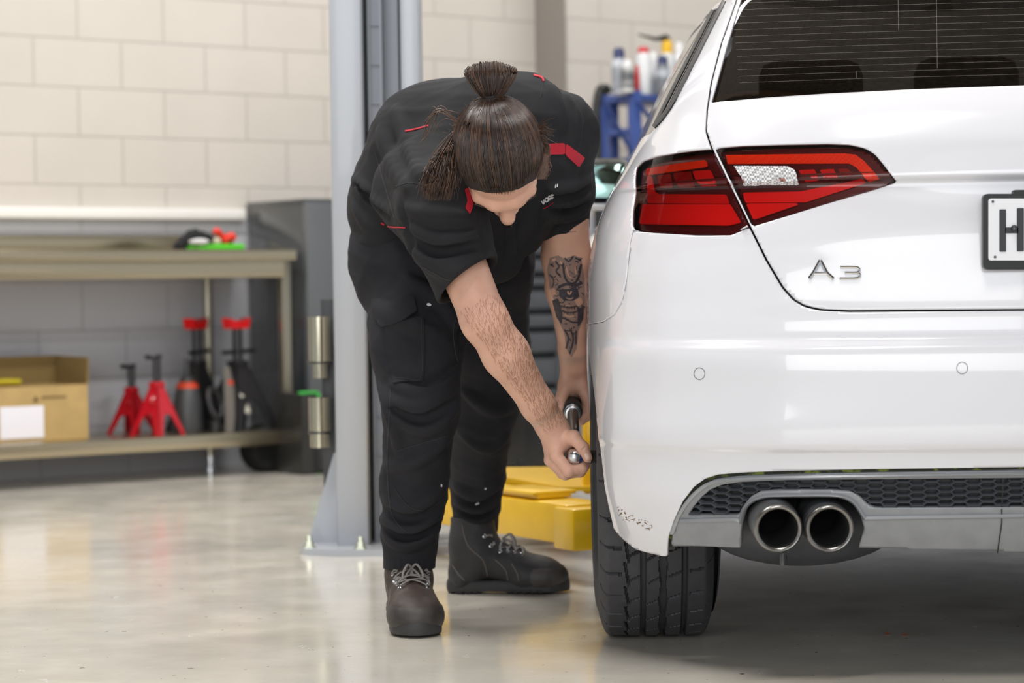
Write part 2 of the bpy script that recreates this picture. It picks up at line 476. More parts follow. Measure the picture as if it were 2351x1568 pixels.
b = MB(); b.box((0, 6, -.05), (22, 26, .1)); o = b.build('floor', floor_mat()); o['kind'] = 'structure'
# ceiling: dark insulation blanket, steel beams, tube lights
b = MB(); b.box((0, -5.1, 4.5), (20, 12, .1)); local_obj('ceiling', b, mat('roof_insulation', '6a5f54', .9, var=.3, vscale=20, bump=.01, bscale=30), TW)
bm_ = mat('steel_beam', '6a4a36', .6)
for i, a in enumerate((-4.2, -1.2, 1.2, 3.2, 5.6)):
    b = MB(); b.box((a, -5.1, 4.4), (.16, 11.8, .02)); b.box((a, -5.1, 4.28), (.02, 11.8, .24)); b.box((a, -5.1, 4.16), (.16, 11.8, .02))
    local_obj('trim_%d' % (i+1), b, bm_, TW)
def emis(name, col, st):
    m = bpy.data.materials.new(name); m.use_nodes = True; t = NT(m); t.n.remove(t.n['Principled BSDF'])
    e = t.new('ShaderNodeEmission'); e.inputs[0].default_value = lin(col); e.inputs[1].default_value = st; t.link(e.outputs[0], t.n['Material Output'].inputs[0]); return m
# lamps under the roof
def strip_light(a, n, e):
    l = bpy.data.lights.new('strip_lamp', 'AREA'); l.shape = 'RECTANGLE'; l.size = 1.5; l.size_y = .25; l.energy = e; l.color = (1, .98, .955)
    o = bpy.data.objects.new('strip_lamp', l); C.objects.link(o); o.location = Vector(RM(a, n, 3.95)); o.rotation_euler = (0, 0, math.radians(37))
for a, n, e in ((-2.5, -1.6, 75), (.3, -1.6, 75), (3., -1.6, 55), (-2.6, -4.2, 100), (.4, -4.2, 80), (-2.6, -6.6, 70), (.4, -6.6, 45)): strip_light(a, n, e)
# daylight from the open roller door behind the photographer
w = bpy.data.worlds.new('daylight'); bpy.context.scene.world = w; w.use_nodes = True
bg = w.node_tree.nodes['Background']; bg.inputs[0].default_value = (.90, .95, 1.0, 1); bg.inputs[1].default_value = .75
l = bpy.data.lights.new('doorway_daylight', 'AREA'); l.shape = 'RECTANGLE'; l.size = 6; l.size_y = 3.4; l.energy = 270; l.color = (.96, .98, 1)
o = bpy.data.objects.new('doorway_daylight', l); C.objects.link(o); o.location = (-1.0, -3.2, 2.2); o.rotation_euler = (math.radians(84), 0, math.radians(-8))
sc = bpy.context.scene
sc.view_settings.view_transform = 'Standard'; sc.view_settings.look = 'None'; sc.view_settings.gamma = 1; sc.view_settings.exposure = -0.24
sc.cycles.max_bounces = 7; sc.cycles.diffuse_bounces = 4; sc.cycles.glossy_bounces = 3; sc.cycles.transparent_max_bounces = 8
sc.view_settings.use_curve_mapping = False
# ================================================================== car
CARX, CARY, AXY = 1.046, 4.38, 0.72
ca, sa = math.cos(math.radians(2)), math.sin(math.radians(2))
def car_w(P):
    P = np.asarray(P, float); x, y, z = P[..., 0], P[..., 1]-AXY, P[..., 2]
    return np.stack([CARX+x*ca+y*sa, CARY+AXY-x*sa+y*ca, z], -1)
zt = np.arange(.15, 1.4301, .001)
def table(pairs, sig=.014):
    a = np.array(pairs); v = np.interp(zt, a[:, 0], a[:, 1]); k = np.arange(-60, 61)*.001; g = np.exp(-k*k/(2*sig*sig)); g /= g.sum()
    return np.convolve(np.pad(v, 60, mode='edge'), g, 'valid')
YR = table([(.15, .12), (.20, .09), (.26, .055), (.33, .035), (.42, .01), (.46, .0), (.60, .0), (.70, .03), (.80, .045), (.92, .052), (1.0, .066), (1.06, .10), (1.10, .15), (1.20, .29), (1.30, .43), (1.36, .51), (1.40, .64), (1.43, 1.1)])
def sig(z, z0, wd): return 1/(1+np.exp(-(z-z0)/wd))
YR = YR+.020*sig(zt, .628, .0035)-.006*sig(zt, .66, .012)+.010*(1-sig(zt, .430, .003))-.010*(1-sig(zt, .36, .02))
YR = YR+.016*sig(zt, .925, .0016)*0-.018*(1-sig(zt, .928, .0025))*0
YR = YR+.017*(1-sig(zt, .929, .0022))*sig(zt, .86, .02)
WW = table([(.15, .83), (.20, .843), (.26, .855), (.34, .870), (.43, .880), (.55, .888), (.76, .886), (.83, .874), (.87, .862), (.92, .842), (.98, .805), (1.07, .757), (1.14, .728), (1.21, .692), (1.345, .615), (1.395, .56), (1.43, .40)], .018)
LL = table([(.15, .47), (.34, .50), (.55, .68), (.8, .66), (1.0, .62), (1.1, .60), (1.43, .55)], .03)
NN = table([(.15, 2.7), (.4, 2.9), (.62, 3.0), (.8, 2.9), (1.0, 2.7), (1.1, 2.9), (1.43, 2.8)], .03)
YF = table([(.15, 4.1), (.3, 4.28), (.6, 4.3), (.78, 4.2), (.9, 3.75), (.97, 3.35), (1.0, 3.2), (1.2, 2.75), (1.36, 2.35), (1.43, 1.7)], .01)
NU1, NU2, NU3 = 170, 70, 26
def outline(z):
    yr, w, L, n, yf = [np.interp(z, zt, t) for t in (YR, WW, LL, NN, YF)]
    th = np.linspace(0, 1, 600)
    th = PI/2*(1-th)                                  # rear centre -> side
    x = w*np.cos(th)**(2/n); y = yr+L*(1-np.sin(th)**(2/n))
    d = np.r_[0, np.cumsum(np.hypot(np.diff(x), np.diff(y)))]; q = np.linspace(0, d[-1], NU1+1)
    A = np.stack([np.interp(q, d, x), np.interp(q, d, y)], 1)
    Lf = .75 if z < .95 else .5
    ys = np.linspace(A[-1, 1], yf-Lf, NU2+1)[1:]
    xs = w+.012*np.sin(np.clip((ys-A[-1, 1])/(yf-Lf-A[-1, 1]), 0, 1)*PI)*np.where(z > .95, 1.5, .4)
    B = np.stack([xs, ys], 1)
    th = np.linspace(0, PI/2, NU3+1)[1:]
    x = w*np.cos(th)**.8; y = yf-Lf+Lf*np.sin(th)**.8; x[-1] = 0
    return np.concatenate([A, B, np.stack([x, y], 1)])
ZR = np.unique(np.concatenate([np.arange(.2, 1.36, .006), np.arange(.60, .67, .002), np.arange(.42, .445, .002), np.arange(.915, .945, .002), np.arange(1.36, 1.428, .003)]).round(4))
OUT = np.array([outline(z) for z in ZR])              # rows z, columns u
NUV = OUT.shape[1]
GP = np.concatenate([-OUT[..., :1], OUT[..., 1:], np.repeat(ZR[:, None, None], NUV, 1)], -1)   # left half, local
du = np.gradient(GP, axis=1); dv = np.gradient(GP, axis=0)
GN = np.cross(dv, du); GN /= np.linalg.norm(GN, axis=-1)[..., None]+1e-12
if GN[80, 5, 1] > 0: GN = -GN
def surf(P2, off=0.0):
    P2 = np.asarray(P2, float); u = np.clip(P2[:, 0], 0, NUV-1.0001); v = np.clip(P2[:, 1], 0, len(ZR)-1.0001)
    i, j = u.astype(int), v.astype(int); fu, fv = (u-i)[:, None], (v-j)[:, None]
    def bl(A): return (A[j, i]*(1-fu)+A[j, i+1]*fu)*(1-fv)+(A[j+1, i]*(1-fu)+A[j+1, i+1]*fu)*fv
    return bl(GP)+bl(GN)*off
UU, VV = np.meshgrid(np.arange(NUV), np.arange(len(ZR)), indexing='ij'); G2 = np.stack([UU.ravel(), VV.ravel()], 1).astype(float)
nz_ = len(ZR)
GF = [(i*nz_+j, i*nz_+j+1, (i+1)*nz_+j+1, (i+1)*nz_+j) for i in range(NUV-1) for j in range(nz_-1)]
REARF = [f for f in GF if f[0]//nz_ < NU1+6]
def px_of(P2, off=0.0): return proj(car_w(surf(P2, off)))
def sub_mesh(fields, F=None, off=0.0):
    V2, Fs = G2, (F or GF)
    for fn in fields:
        V2 = np.asarray(V2, float)
        L = surf(V2); X, Y = proj(car_w(L)); V2, Fs = clip_grid(V2, Fs, fn(X, Y, L))
    return np.asarray(V2, float), Fs
car = empty('car', (CARX, CARY+2, 0), 'white hatchback car seen from behind, mechanic working at its rear wheel', 'car')
def panel(name, fields, m, F=None, off=0.0, thick=.006, parent=None, label=None, mirror=True, smooth=40):
    V2, Fs = sub_mesh(fields, F, off); L = surf(V2, off); n = len(L)
    V = car_w(L); Fs = [tuple(f) for f in Fs]
    R = L.copy(); R[:, 0] *= -1
    if mirror and L[:, 0].max() > -.003:
        V = np.concatenate([V, car_w(R)]); Fs = Fs+[tuple(i+n for i in f[::-1]) for f in Fs]
    elif mirror:
        tw = finish(name, car_w(R), [f[::-1] for f in Fs], m, (TWIN.get(parent.name, car) if parent else car), label, thick, smooth)
        o = finish(name, V, Fs, m, parent or car, label, thick, smooth); TWIN[o.name] = tw; return o
    return finish(name, V, Fs, m, parent or car, label, thick, smooth)
TWIN = {}
def finish(name, V, Fs, m, parent, label, thick, smooth):
    o = add_mesh(name, V, Fs, m, parent, False, label)
    bm = bmesh.new(); bm.from_mesh(o.data); bmesh.ops.remove_doubles(bm, verts=bm.verts[:], dist=.0002); bmesh.ops.recalc_face_normals(bm, faces=bm.faces[:])
    # outward normals
    f0 = max(bm.faces, key=lambda f: f.calc_area()); 
    s_ = sum((f.normal.dot(f.calc_center_median()-Vector((CARX, CARY+2, .6))))*f.calc_area() for f in bm.faces)
    if s_ < 0: bmesh.ops.reverse_faces(bm, faces=bm.faces[:])
    bm.to_mesh(o.data); bm.free()
    o.data.shade_smooth()
    if smooth: o.data.set_sharp_from_angle(angle=math.radians(smooth))
    if thick:
        md = o.modifiers.new('thickness', 'SOLIDIFY'); md.thickness = thick; md.offset = -1
    return o
white = mat('white_car_paint', 'dfdfe4', .22, coat=1.0)
glassk = bpy.data.materials.new('tinted_car_glass'); glassk.use_nodes = True
t = NT(glassk); t.n.remove(t.n['Principled BSDF']); tr = t.new('ShaderNodeBsdfTransparent'); tr.inputs[0].default_value = (.045, .045, .043, 1)
gl = t.new('ShaderNodeBsdfGlossy'); gl.inputs['Roughness'].default_value = .03; fr = t.new('ShaderNodeFresnel'); fr.inputs[0].default_value = 1.75
mx = t.new('ShaderNodeMixShader'); t.link(fr.outputs[0], mx.inputs[0]); t.link(tr.outputs[0], mx.inputs[1]); t.link(gl.outputs[0], mx.inputs[2]); t.link(mx.outputs[0], t.n['Material Output'].inputs[0])
blackp = mat('black_trim_plastic', '141415', .35); blackg = mat('gloss_black', '070708', .08, coat=.5)
P_glass = [(1632, 235), (1645, 190), (1668, 105), (1700, 0), (1722, -70), (1760, -110), (2700, -120), (2700, 184), (2351, 195), (2100, 204), (1900, 214), (1760, 223)]
P_tail = [(1722, -140), (1700, -30), (1690, 0), (1655, 100), (1632, 190), (1623, 250), (1620, 300), (1632, 338), (1680, 437), (1722, 522), (1760, 598), (1797, 660), (1822, 688), (1848, 703), (1885, 711), (1950, 714), (2351, 711), (2700, 707), (2700, -140)]
P_lo = [(1460, 385), (1475, 371), (1510, 360), (1560, 351), (1600, 346), (1632, 343), (1660, 400), (1690, 462), (1718, 518), (1690, 534), (1676, 538), (1600, 538), (1500, 532), (1458, 527), (1452, 517), (1453, 480), (1459, 445), (1458, 410)]
P_li = [(1642, 341), (1700, 336), (1800, 333), (1900, 331), (1950, 333), (1985, 341), (2008, 355), (2030, 382), (2057, 418), (2000, 437), (1900, 466), (1810, 494), (1728, 519), (1690, 440)]
P_dif = [(1531, 1262), (1533, 1235), (1546, 1195), (1566, 1152), (1592, 1118), (1618, 1099), (1650, 1089), (1720, 1084), (1800, 1081), (2000, 1077), (2351, 1072), (2750, 1066), (2750, 1420), (1531, 1420)]
P_bump = [(1200, 748), (1353, 745), (1385, 739), (1410, 722), (1428, 690), (1438, 640), (1446, 560), (1452, 529), (1500, 534), (1600, 540), (1678, 540), (1720, 522), (1790, 560), (2750, 560), (2750, 1500), (1200, 1500)]
def fld(P, g=0.0, inv=False):
    return (lambda X, Y, L: (-poly_sd(P, X, Y) if inv else poly_sd(P, X, Y))+g)
def arch(X, Y, L):                                      # wheel openings
    r = .352; a = r-np.hypot(L[:, 1]-AXY, L[:, 2]-.325); b_ = r-np.hypot(L[:, 1]-AXY-2.6, L[:, 2]-.325)
    side = np.where(L[:, 0] < -.45, 0, -1.0); return np.where(side < 0, -1.0, np.maximum(a, b_))
def low(X, Y, L):                                       # lower edge of the white bumper
    y = L[:, 1]; return np.where(y > .6, .24, np.interp(y, [.0, .15, .19, .25, .31, .37, .41, .6], [.236, .236, .230, .217, .225, .255, .285, .29]))-L[:, 2]
def winx(Y): return np.interp(Y, [-300, 0, 94, 150, 239, 275, 300], [1760, 1668, 1620, 1592, 1547, 1522, 1497])
def side_win(g):
    def f(X, Y, L):
        a = (X-winx(Y))*1.0; b_ = (1.045-.01*(L[:, 1]-.8)-L[:, 2])*900; c = (L[:, 2]-1.335)*900; d = (.45-L[:, 1])*900; e = (L[:, 1]-2.75+ (L[:, 2]-1.0)*1.3)*900; s_ = np.where(L[:, 0] < -.4, -99., 99.)
        r = np.maximum.reduce([a, b_, c, d, e, s_]); return r+g
    return f
def neg(fn): return lambda X, Y, L: -fn(X, Y, L)
ylt = lambda y0: (lambda X, Y, L: (L[:, 1]-y0)*900)
no_tail, no_lo, no_dif = fld(P_tail, 2.6, True), fld(P_lo, 1.5, True), fld(P_dif, 0, True)
def not_bump(X, Y, L): return -np.maximum(poly_sd(P_bump, X, Y), (L[:, 1]-AXY)*900)+.8
panel('side_body_panel', [no_tail, no_lo, not_bump, neg(side_win(-1.0)), arch, low], white)
panel('rear_bumper', [fld(P_bump, .8), ylt(AXY), no_tail, no_lo, no_dif, arch, low], white, REARF)
panel('tailgate', [fld(P_tail, 2.6), fld(P_glass, 1.0, True), fld(P_li, 1.5, True)], white, REARF)
win = panel('rear_window', [fld(P_glass, 1.0), lambda X, Y, L: (L[:, 2]-1.345)*900], glassk, REARF, thick=0, off=-.003)
panel('side_window', [side_win(1.0)], blackg, thick=.004, off=-.004)
b = MB(); BODYW = bvh_of(car_w(surf(G2, 0)), GF)
stroke(b, BODYW, [(winx(y)-3, y) for y in range(-20, 296, 12)], 8, .003, .003, 6); b.build('window_trim', blackp, car, 35)
b = MB(); stroke(b, BODYW, [(1503, 292), (1560, 178), (1622, 56), (1646, 8)], 7, .003, .003, 6)
if b.V: b.build('window_trim', blackp, car, 35)
# dark shell under every gap, and the roof
V2, Fs = sub_mesh([arch, low, fld(P_dif, -4, True), fld(P_glass, 8, True), lambda X, Y, L: (L[:, 2]-1.40)*9])
L_ = surf(V2, -.022); n_ = len(L_); R_ = L_.copy(); R_[:, 0] *= -1
o = add_mesh('inner_shell', np.concatenate([car_w(L_), car_w(R_)]), [tuple(f) for f in Fs]+[tuple(i+n_ for i in f[::-1]) for f in Fs], blackp, car)
bm = bmesh.new(); bm.from_mesh(o.data); bmesh.ops.remove_doubles(bm, verts=bm.verts[:], dist=.0005); bm.to_mesh(o.data); bm.free()
top = GP[-1]; tp = np.concatenate([top, (top*np.array([-1, 1, 1]))[::-1]]); tp = np.concatenate([tp])
add_mesh('roof_panel', car_w(np.concatenate([tp, [[0, 1.5, 1.432]]])), [(i, (i+1) % len(tp), len(tp)) for i in range(len(tp))], white, car)
# surface for decals
def grid_bvh(off=0.0):
    k = (NU1+8)*nz_; return bvh_of(car_w(surf(G2[:k], off)), [f for f in REARF if max(f) < k])
BODY = grid_bvh()
def mirror_x(mb_V):
    P = np.asarray(mb_V)-np.array([CARX, CARY+AXY, 0]); f = np.array([sa, ca, 0]); r = np.array([ca, -sa, 0])
    return np.asarray(mb_V)-2*(P@r)[:, None]*r
def both(mb):
    V = np.concatenate(mb.V); F = list(mb.F); m2 = MB(); m2.add(V, F); m3 = MB(); m3.add(mirror_x(V), [f[::-1] for f in F])
    b0 = m2.build
    def build(name, m=None, parent=None, smooth=35, label=None):
        m3.build(name, m, TWIN.get(parent.name, car) if parent else None, smooth, label); return b0(name, m, parent, smooth, label)
    m2.build = build; return m2
# --- lights
def lens_mat(name, tint, ior=1.5):
    m = bpy.data.materials.new(name); m.use_nodes = True; t = NT(m); t.n.remove(t.n['Principled BSDF'])
    tr = t.new('ShaderNodeBsdfTransparent'); tr.inputs[0].default_value = tint; g = t.new('ShaderNodeBsdfGlossy'); g.inputs['Roughness'].default_value = .02
    fr = t.new('ShaderNodeFresnel'); fr.inputs[0].default_value = ior; mx = t.new('ShaderNodeMixShader')
    t.link(fr.outputs[0], mx.inputs[0]); t.link(tr.outputs[0], mx.inputs[1]); t.link(g.outputs[0], mx.inputs[2]); t.link(mx.outputs[0], t.n['Material Output'].inputs[0]); return m
lens = lens_mat('red_lens', (.98, .66, .62, 1))
red_d = mat('lamp_dark_maroon', '4a0a14', .35); red_b = mat('lamp_bright_red', 'f41a1c', .4); red_m = mat('lamp_red', 'dc1319', .4)
red_s = mat('lamp_shade_red', '8a0c14', .4)
def ribbed(name, c, c2, sc, rough=.3):
    m = bpy.data.materials.new(name); m.use_nodes = True; t = NT(m); p = t.n['Principled BSDF']; p.inputs['Roughness'].default_value = rough
    tc = t.new('ShaderNodeTexCoord'); ck = t.new('ShaderNodeTexChecker'); ck.inputs['Scale'].default_value = sc; ck.inputs[1].default_value = lin(c); ck.inputs[2].default_value = lin(c2)
    t.link(tc.outputs['Object'], ck.inputs[0]); t.link(ck.outputs[0], p.inputs['Base Color']); return m
orange = ribbed('lamp_led_orange', 'ff5a2a', 'ff3c14', 260); clear = ribbed('reverse_lamp_glass', 'e8e8ea', '9a9a9c', 230, .15)
LH = grid_bvh(-.010); LB = grid_bvh(-.006)
def lamp(name, label, P, feats):
    o = panel(name, [fld(P, 1.5)], lens, REARF, thick=0, label=label)
    hs = panel('lamp_housing', [fld(P, 1.0)], red_d, REARF, off=-.014, thick=.003, parent=o)
    for nm, poly, m, lab, off in feats:
        b = both(patch(LH, poly, off, 4, .003)); b.build(nm, m, o, 35, lab)
    return o
lamp('outer_tail_light', 'red rear light cluster on the car body', P_lo, [
    ('light_bar', [(1487, 388), (1560, 376), (1622, 368), (1626, 383), (1560, 393), (1483, 404)], orange, 'orange light strip', .002),
    ('lamp_reflector', [(1510, 403), (1541, 399), (1545, 432), (1518, 431), (1512, 420)], red_s, None, .001),
    ('lamp_reflector', [(1546, 398), (1586, 394), (1597, 431), (1562, 431), (1551, 418)], red_s, None, .001),
    ('lamp_reflector', [(1590, 393), (1632, 391), (1648, 427), (1612, 428), (1598, 414)], red_m, None, .001),
    ('light_panel', [(1486, 404), (1497, 404), (1504, 440), (1512, 446), (1668, 447), (1676, 468), (1487, 467)], red_m, None, .001),
    ('light_panel', [(1478, 470), (1678, 470), (1703, 512), (1672, 519), (1470, 515)], red_b, None, .003)])
lamp('inner_tail_light', 'red rear light cluster on the tailgate', P_li, [
    ('light_bar', [(1668, 357), (1940, 353), (1965, 356), (1984, 370), (2020, 410), (1996, 418), (1965, 384), (1950, 376), (1672, 377)], orange, 'orange light strip', .002),
    ('reverse_light', [(1692, 387), (1814, 387), (1828, 395), (1837, 414), (1712, 415), (1702, 404)], clear, 'clear reversing lamp', .0130),
    ('lamp_reflector', [(1833, 391), (1871, 389), (1880, 414), (1850, 418)], red_m, None, .001),
    ('lamp_reflector', [(1882, 390), (1914, 388), (1924, 408), (1893, 412)], red_m, None, .001),
    ('lamp_reflector', [(1922, 387), (1948, 388), (1960, 402), (1934, 404)], red_s, None, .001),
    ('light_panel', [(1706, 443), (1840, 440), (1980, 410), (1990, 420), (1850, 465), (1712, 466)], red_b, None, .002),
    ('light_panel', [(1714, 468), (1845, 467), (1731, 506)], red_b, None, .003)])
# seams drawn in the shut panels
seam = mat('seam_black', '0d0d0e', .6)
# --- badge and plate
chrome = mat('chrome', 'd9dadd', .08, metal=1.0)
b = MB()
for L in ([(1859, 640), (1868, 628), (1884, 599)], [(1884, 599), (1899, 628), (1913, 640)], [(1870, 629), (1900, 629)]): stroke(b, BODY, L, 8, .004, .005, 4)
bd = b.build('badge', chrome, car, 30, 'chrome A3 badge')
b = MB(); stroke(b, BODY, catmull([(1930, 614), (1962, 614), (1972, 617), (1973, 624), (1964, 627), (1940, 627)], 5), 5.5, .004, .005, 3)
stroke(b, BODY, catmull([(1964, 627), (1974, 630), (1973, 637), (1962, 640), (1928, 640)], 5), 5.5, .004, .005, 3)
b.build('badge_number', chrome, bd, 30)
# plate: flat, standing just off the tailgate
pl0 = np.array(W(2258, 620, 4.425)); 
def PLT(px, py, dy=0.0): q = W(px, py, 4.425); return np.array([q[0], 4.425-dy, q[2]])
def plate_prism(mb, pts, d0, d1):
    n = len(pts); A = [PLT(x, y, d0) for x, y in pts]; B = [PLT(x, y, d1) for x, y in pts]
    mb.add(A+B, [tuple(range(n)), tuple(range(n, 2*n))[::-1]]+[(i, (i+1) % n, n+(i+1) % n, n+i) for i in range(n)]); return mb
def rrect(x0, y0, x1, y1, r, k=5):
    P = []
    for cx, cy, a0 in ((x1-r, y0+r, -PI/2), (x1-r, y1-r, 0), (x0+r, y1-r, PI/2), (x0+r, y0+r, PI)):
        P += [(cx+r*math.cos(a0+PI/2*i/k), cy+r*math.sin(a0+PI/2*i/k)) for i in range(k+1)]
    return P
b = MB(); plate_prism(b, rrect(2256, 445, 2705, 619, 12), -.012, .004); plate_prism(b, rrect(2325, 436, 2400, 460, 6), -.012, .003)
ph = b.build('plate_holder', blackp, car, 30, 'black number plate holder')
b = MB(); plate_prism(b, rrect(2268, 456, 2693, 598, 6), .004, .0055); pw = b.build('number_plate', mat('plate_white', 'e9eaee', .35), ph, 30, 'white number plate beginning with H')
b = MB()
for P in (rrect(2293, 481, 2308, 578, 2), rrect(2333, 478, 2349, 577, 2), rrect(2306, 522, 2336, 536, 1)): plate_prism(b, P, .0055, .0068)
b.build('plate_letter', mat('plate_ink', '2a2c30', .4), ph, 30)
mat('bolt_dark', '55565a', .3, metal=.8)
for x, y, d_, r_ in ((2326, 524, .009, .006), (2278, 463, .006, .0025), (2283, 590, .006, .0025)):
    b = MB(); b.blob(PLT(x, y, d_), r_); b.build('plate_bolt', MATS['bolt_dark'], ph, 35)
# parking sensors, bumper seam
for i, (x, y) in enumerate(((1606, 858), (2209, 845))):
    ring = [(x+12.5*math.cos(a), y+13.5*math.sin(a)) for a in np.linspace(0, 2*PI, 25)]
    b = MB(); stroke(b, BODY, ring, 1.6, .0004, None, 2); b = both(b); sn = b.build('parking_sensor', mat('sensor_gap_%d' % i, '6a6e72', .5), car, 40, 'round sensor flush in the bumper')
# --- diffuser
sil = mat('grey_diffuser_paint', '8b8d91', .38, metal=.25, coat=.2, var=.06, vscale=30)
sil2 = mat('grey_trim_paint', 'a3a5a9', .32, metal=.3)
P_hex = [(1573, 1187), (1586, 1166), (1604, 1144), (1625, 1125), (1655, 1113), (1700, 1107), (1800, 1103), (2000, 1101), (2351, 1098), (2750, 1092), (2750, 1164), (2351, 1168), (2010, 1170), (1992, 1162), (1972, 1142), (1950, 1130), (1900, 1127), (1790, 1127), (1745, 1130), (1722, 1143), (1704, 1166), (1694, 1187)]
P_exh = [(1697, 1300), (1697, 1228), (1702, 1196), (1712, 1168), (1730, 1152), (1760, 1145), (1800, 1143), (1900, 1142), (1935, 1146), (1958, 1160), (1975, 1185), (1984, 1215), (1972, 1262), (1968, 1300)]
P_panel = [(1536, 1258), (1541, 1225), (1556, 1185), (1576, 1150), (1602, 1122), (1635, 1102), (1690, 1095), (1800, 1091), (2000, 1087), (2351, 1082), (2750, 1076), (2750, 1274), (2351, 1273), (2292, 1269), (1990, 1262), (1975, 1262), (1695, 1262), (1600, 1258)]
panel('diffuser', [fld(P_panel, 0), fld(P_hex, -1, True), fld(P_exh, 0, True)], sil, REARF, off=-.006, thick=.02, label='silver grey lower bumper insert')
dk = mat('dark_grille_plastic', '25272a', .45)
panel('grille_backing', [fld(P_hex, -6)], dk, REARF, off=-.026, thick=.004)
HB = grid_bvh(-.010); SB = grid_bvh(-.004)
b = MB(); inh = lambda x, y: poly_sd(P_hex, np.array([x]), np.array([y]))[0] < -1.5
def seg_clip(a, c):
    pts = resample([a, c], 2.0); run = []
    for p in pts:
        if inh(*p): run.append(p)
        else:
            if len(run) > 1: stroke(b, HB, run, 3.5, 0, .012, 6)
            run = []
    if len(run) > 1: stroke(b, HB, run, 3.5, 0, .012, 6)
cx0 = 1590
for i in range(26):
    for j in range(-1, 8):
        x = cx0+32.3*i; y = 1095+15.3*j+(7.65 if i % 2 else 0)-(x-1590)*.006
        hw, hf, hh = 21.0, 11.3, 7.65
        a_, b1, c1, d1 = (x-hf, y-hh), (x+hf, y-hh), (x+hw, y), (x+hf, y+hh)
        seg_clip(a_, b1); seg_clip(b1, c1); seg_clip(c1, d1)
hx = both(b).build('honeycomb_grille', mat('grille_ridge', '5c5f64', .4), car, 30, 'dark honeycomb grille')
b = MB(); stroke(b, HB, [(2303, 1098), (2300, 1168)], 4, .001); stroke(b, SB, [(2300, 1168), (2300, 1200), (2290, 1269)], 2.5, .001); both(b).build('diffuser_seam', seam, car, 30)
b = MB(); stroke(b, SB, catmull([(1699, 1200), (1708, 1170), (1727, 1150), (1757, 1140), (1800, 1138), (1900, 1137), (1937, 1141), (1962, 1155), (1979, 1180), (1986, 1190)], 6), 9, .002, .016, 4)
stroke(b, SB, [(1986, 1190), (2100, 1188), (2300, 1185), (2351, 1184)], 9, .002, .012, 8); stroke(b, SB, [(1563, 1196), (1690, 1193), (1699, 1198)], 9, .002, .012, 8)
stroke(b, SB, catmull([(1542, 1225), (1557, 1187), (1577, 1154), (1604, 1126), (1637, 1108), (1700, 1101), (1800, 1097), (2000, 1093), (2351, 1088)], 6), 9, .001, .012, 6)
both(b).build('diffuser_trim', sil2, car, 40, 'lighter grey edging')
moss = mat('mossy_gap', '2a2c22', .9, col2='6f7a35', vscale=45, ramp=(.52, .62))
b = MB(); stroke(b, SB, catmull([(1532, 1258), (1536, 1230), (1549, 1194), (1569, 1153), (1595, 1120), (1622, 1101), (1653, 1092), (1720, 1087), (1800, 1084), (2000, 1080), (2351, 1074)], 6), 11, -.006, .004, 6)
both(b).build('bumper_gap_seal', moss, car, 30, 'mossy gap above the grey insert')
# scuffs on the bumper corner
b = MB()
for k in range(46):
    t_ = rng.random(); x = 1418+85*t_+rng.normal()*3; y = 1178+34*t_+rng.normal()*4+(-6 if t_ < .2 else 0)
    stroke(b, BODY, [(x, y), (x+rng.normal()*4, y+rng.random()*4)], rng.random()*1.6+.6, .0006, None, 2)
b.build('bumper_scratches', mat('scratch_brown', '7a5a38', .9), car, False, 'brown scratches on the bumper corner')
# --- exhaust
steel_d = mat('sooty_steel', '6d6f72', .4, metal=.35, col2='3a3b3d', vscale=14); soot = mat('soot', '0a0a0a', .95); rimst = mat('exhaust_rim_steel', '8d8b88', .3, metal=1)
def exh(x, y):
    c = W(x, y, 4.44); T = frame(c, (1, 0, 0), y=(0, .03, -1)) ; T = along(c, c+np.array([-.02, 1, .10]))
    b = MB(); R = .0445
    b.lathe([(R-.006, .0), (R, .002), (R+.001, .02), (R+.002, .10), (R-.004, .16), (R-.012, .22)], T, 48)
    b.F = [f for f in b.F if len(f) == 4]
    o = b.build('exhaust_tip', steel_d, car, 40, 'round exhaust outlet')
    b = MB(); b.lathe([(R-.009, .004), (R-.008, -.001), (R-.003, -.003), (R+.0005, .0), (R+.0005, .005)], T, 48); b.F = [f for f in b.F if len(f) == 4]; b.build('exhaust_rim', rimst, o, 60)
    b = MB(); b.lathe([(R-.009, .003), (R-.010, .05), (R-.010, .15), (.0, .15)], T, 48); b.F = [f for f in b.F if len(f) == 4]; b.build('exhaust_bore', soot, o, 60)
    return o
exh(1787, 1214); exh(1905, 1214)
b = MB(); c = W(1840, 1240, 4.80); b.blob(c+np.array([0, 0, .035]), (.20, .14, .085), nu=32, nv=16); b.box(c+np.array([0, .3, .09]), (.5, .5, .12), bev=.03)
b.build('muffler', mat('muffler_grey', '4c4e53', .55, var=.2, vscale=12), car, 40, 'dark grey silencer box')
b = MB(); b.tube([W(1797, 1270, 4.70), W(1796, 1298, 4.70)], [.008, .006], 10); b.build('tow_eye', steel_d, car)
for y0, y1, x0, zz in ((.30, 1.2, .55, .36), (1.2, 3.4, .80, .30)):
    b = MB()
    b.add(car_w([(-x0, y0, zz), (x0, y0, zz), (x0, y1, zz-.04), (-x0, y1, zz-.04), (-x0, y0, zz+.12), (x0, y0, zz+.12), (x0, y1, zz+.12), (-x0, y1, zz+.12)]), [(0, 1, 2, 3), (4, 5, 6, 7), (0, 4, 5, 1), (2, 6, 7, 3), (1, 5, 6, 2), (0, 3, 7, 4)])
    b.build('underbody', MATS.get('underbody_black') or mat('underbody_black', '101011', .8), car, False)
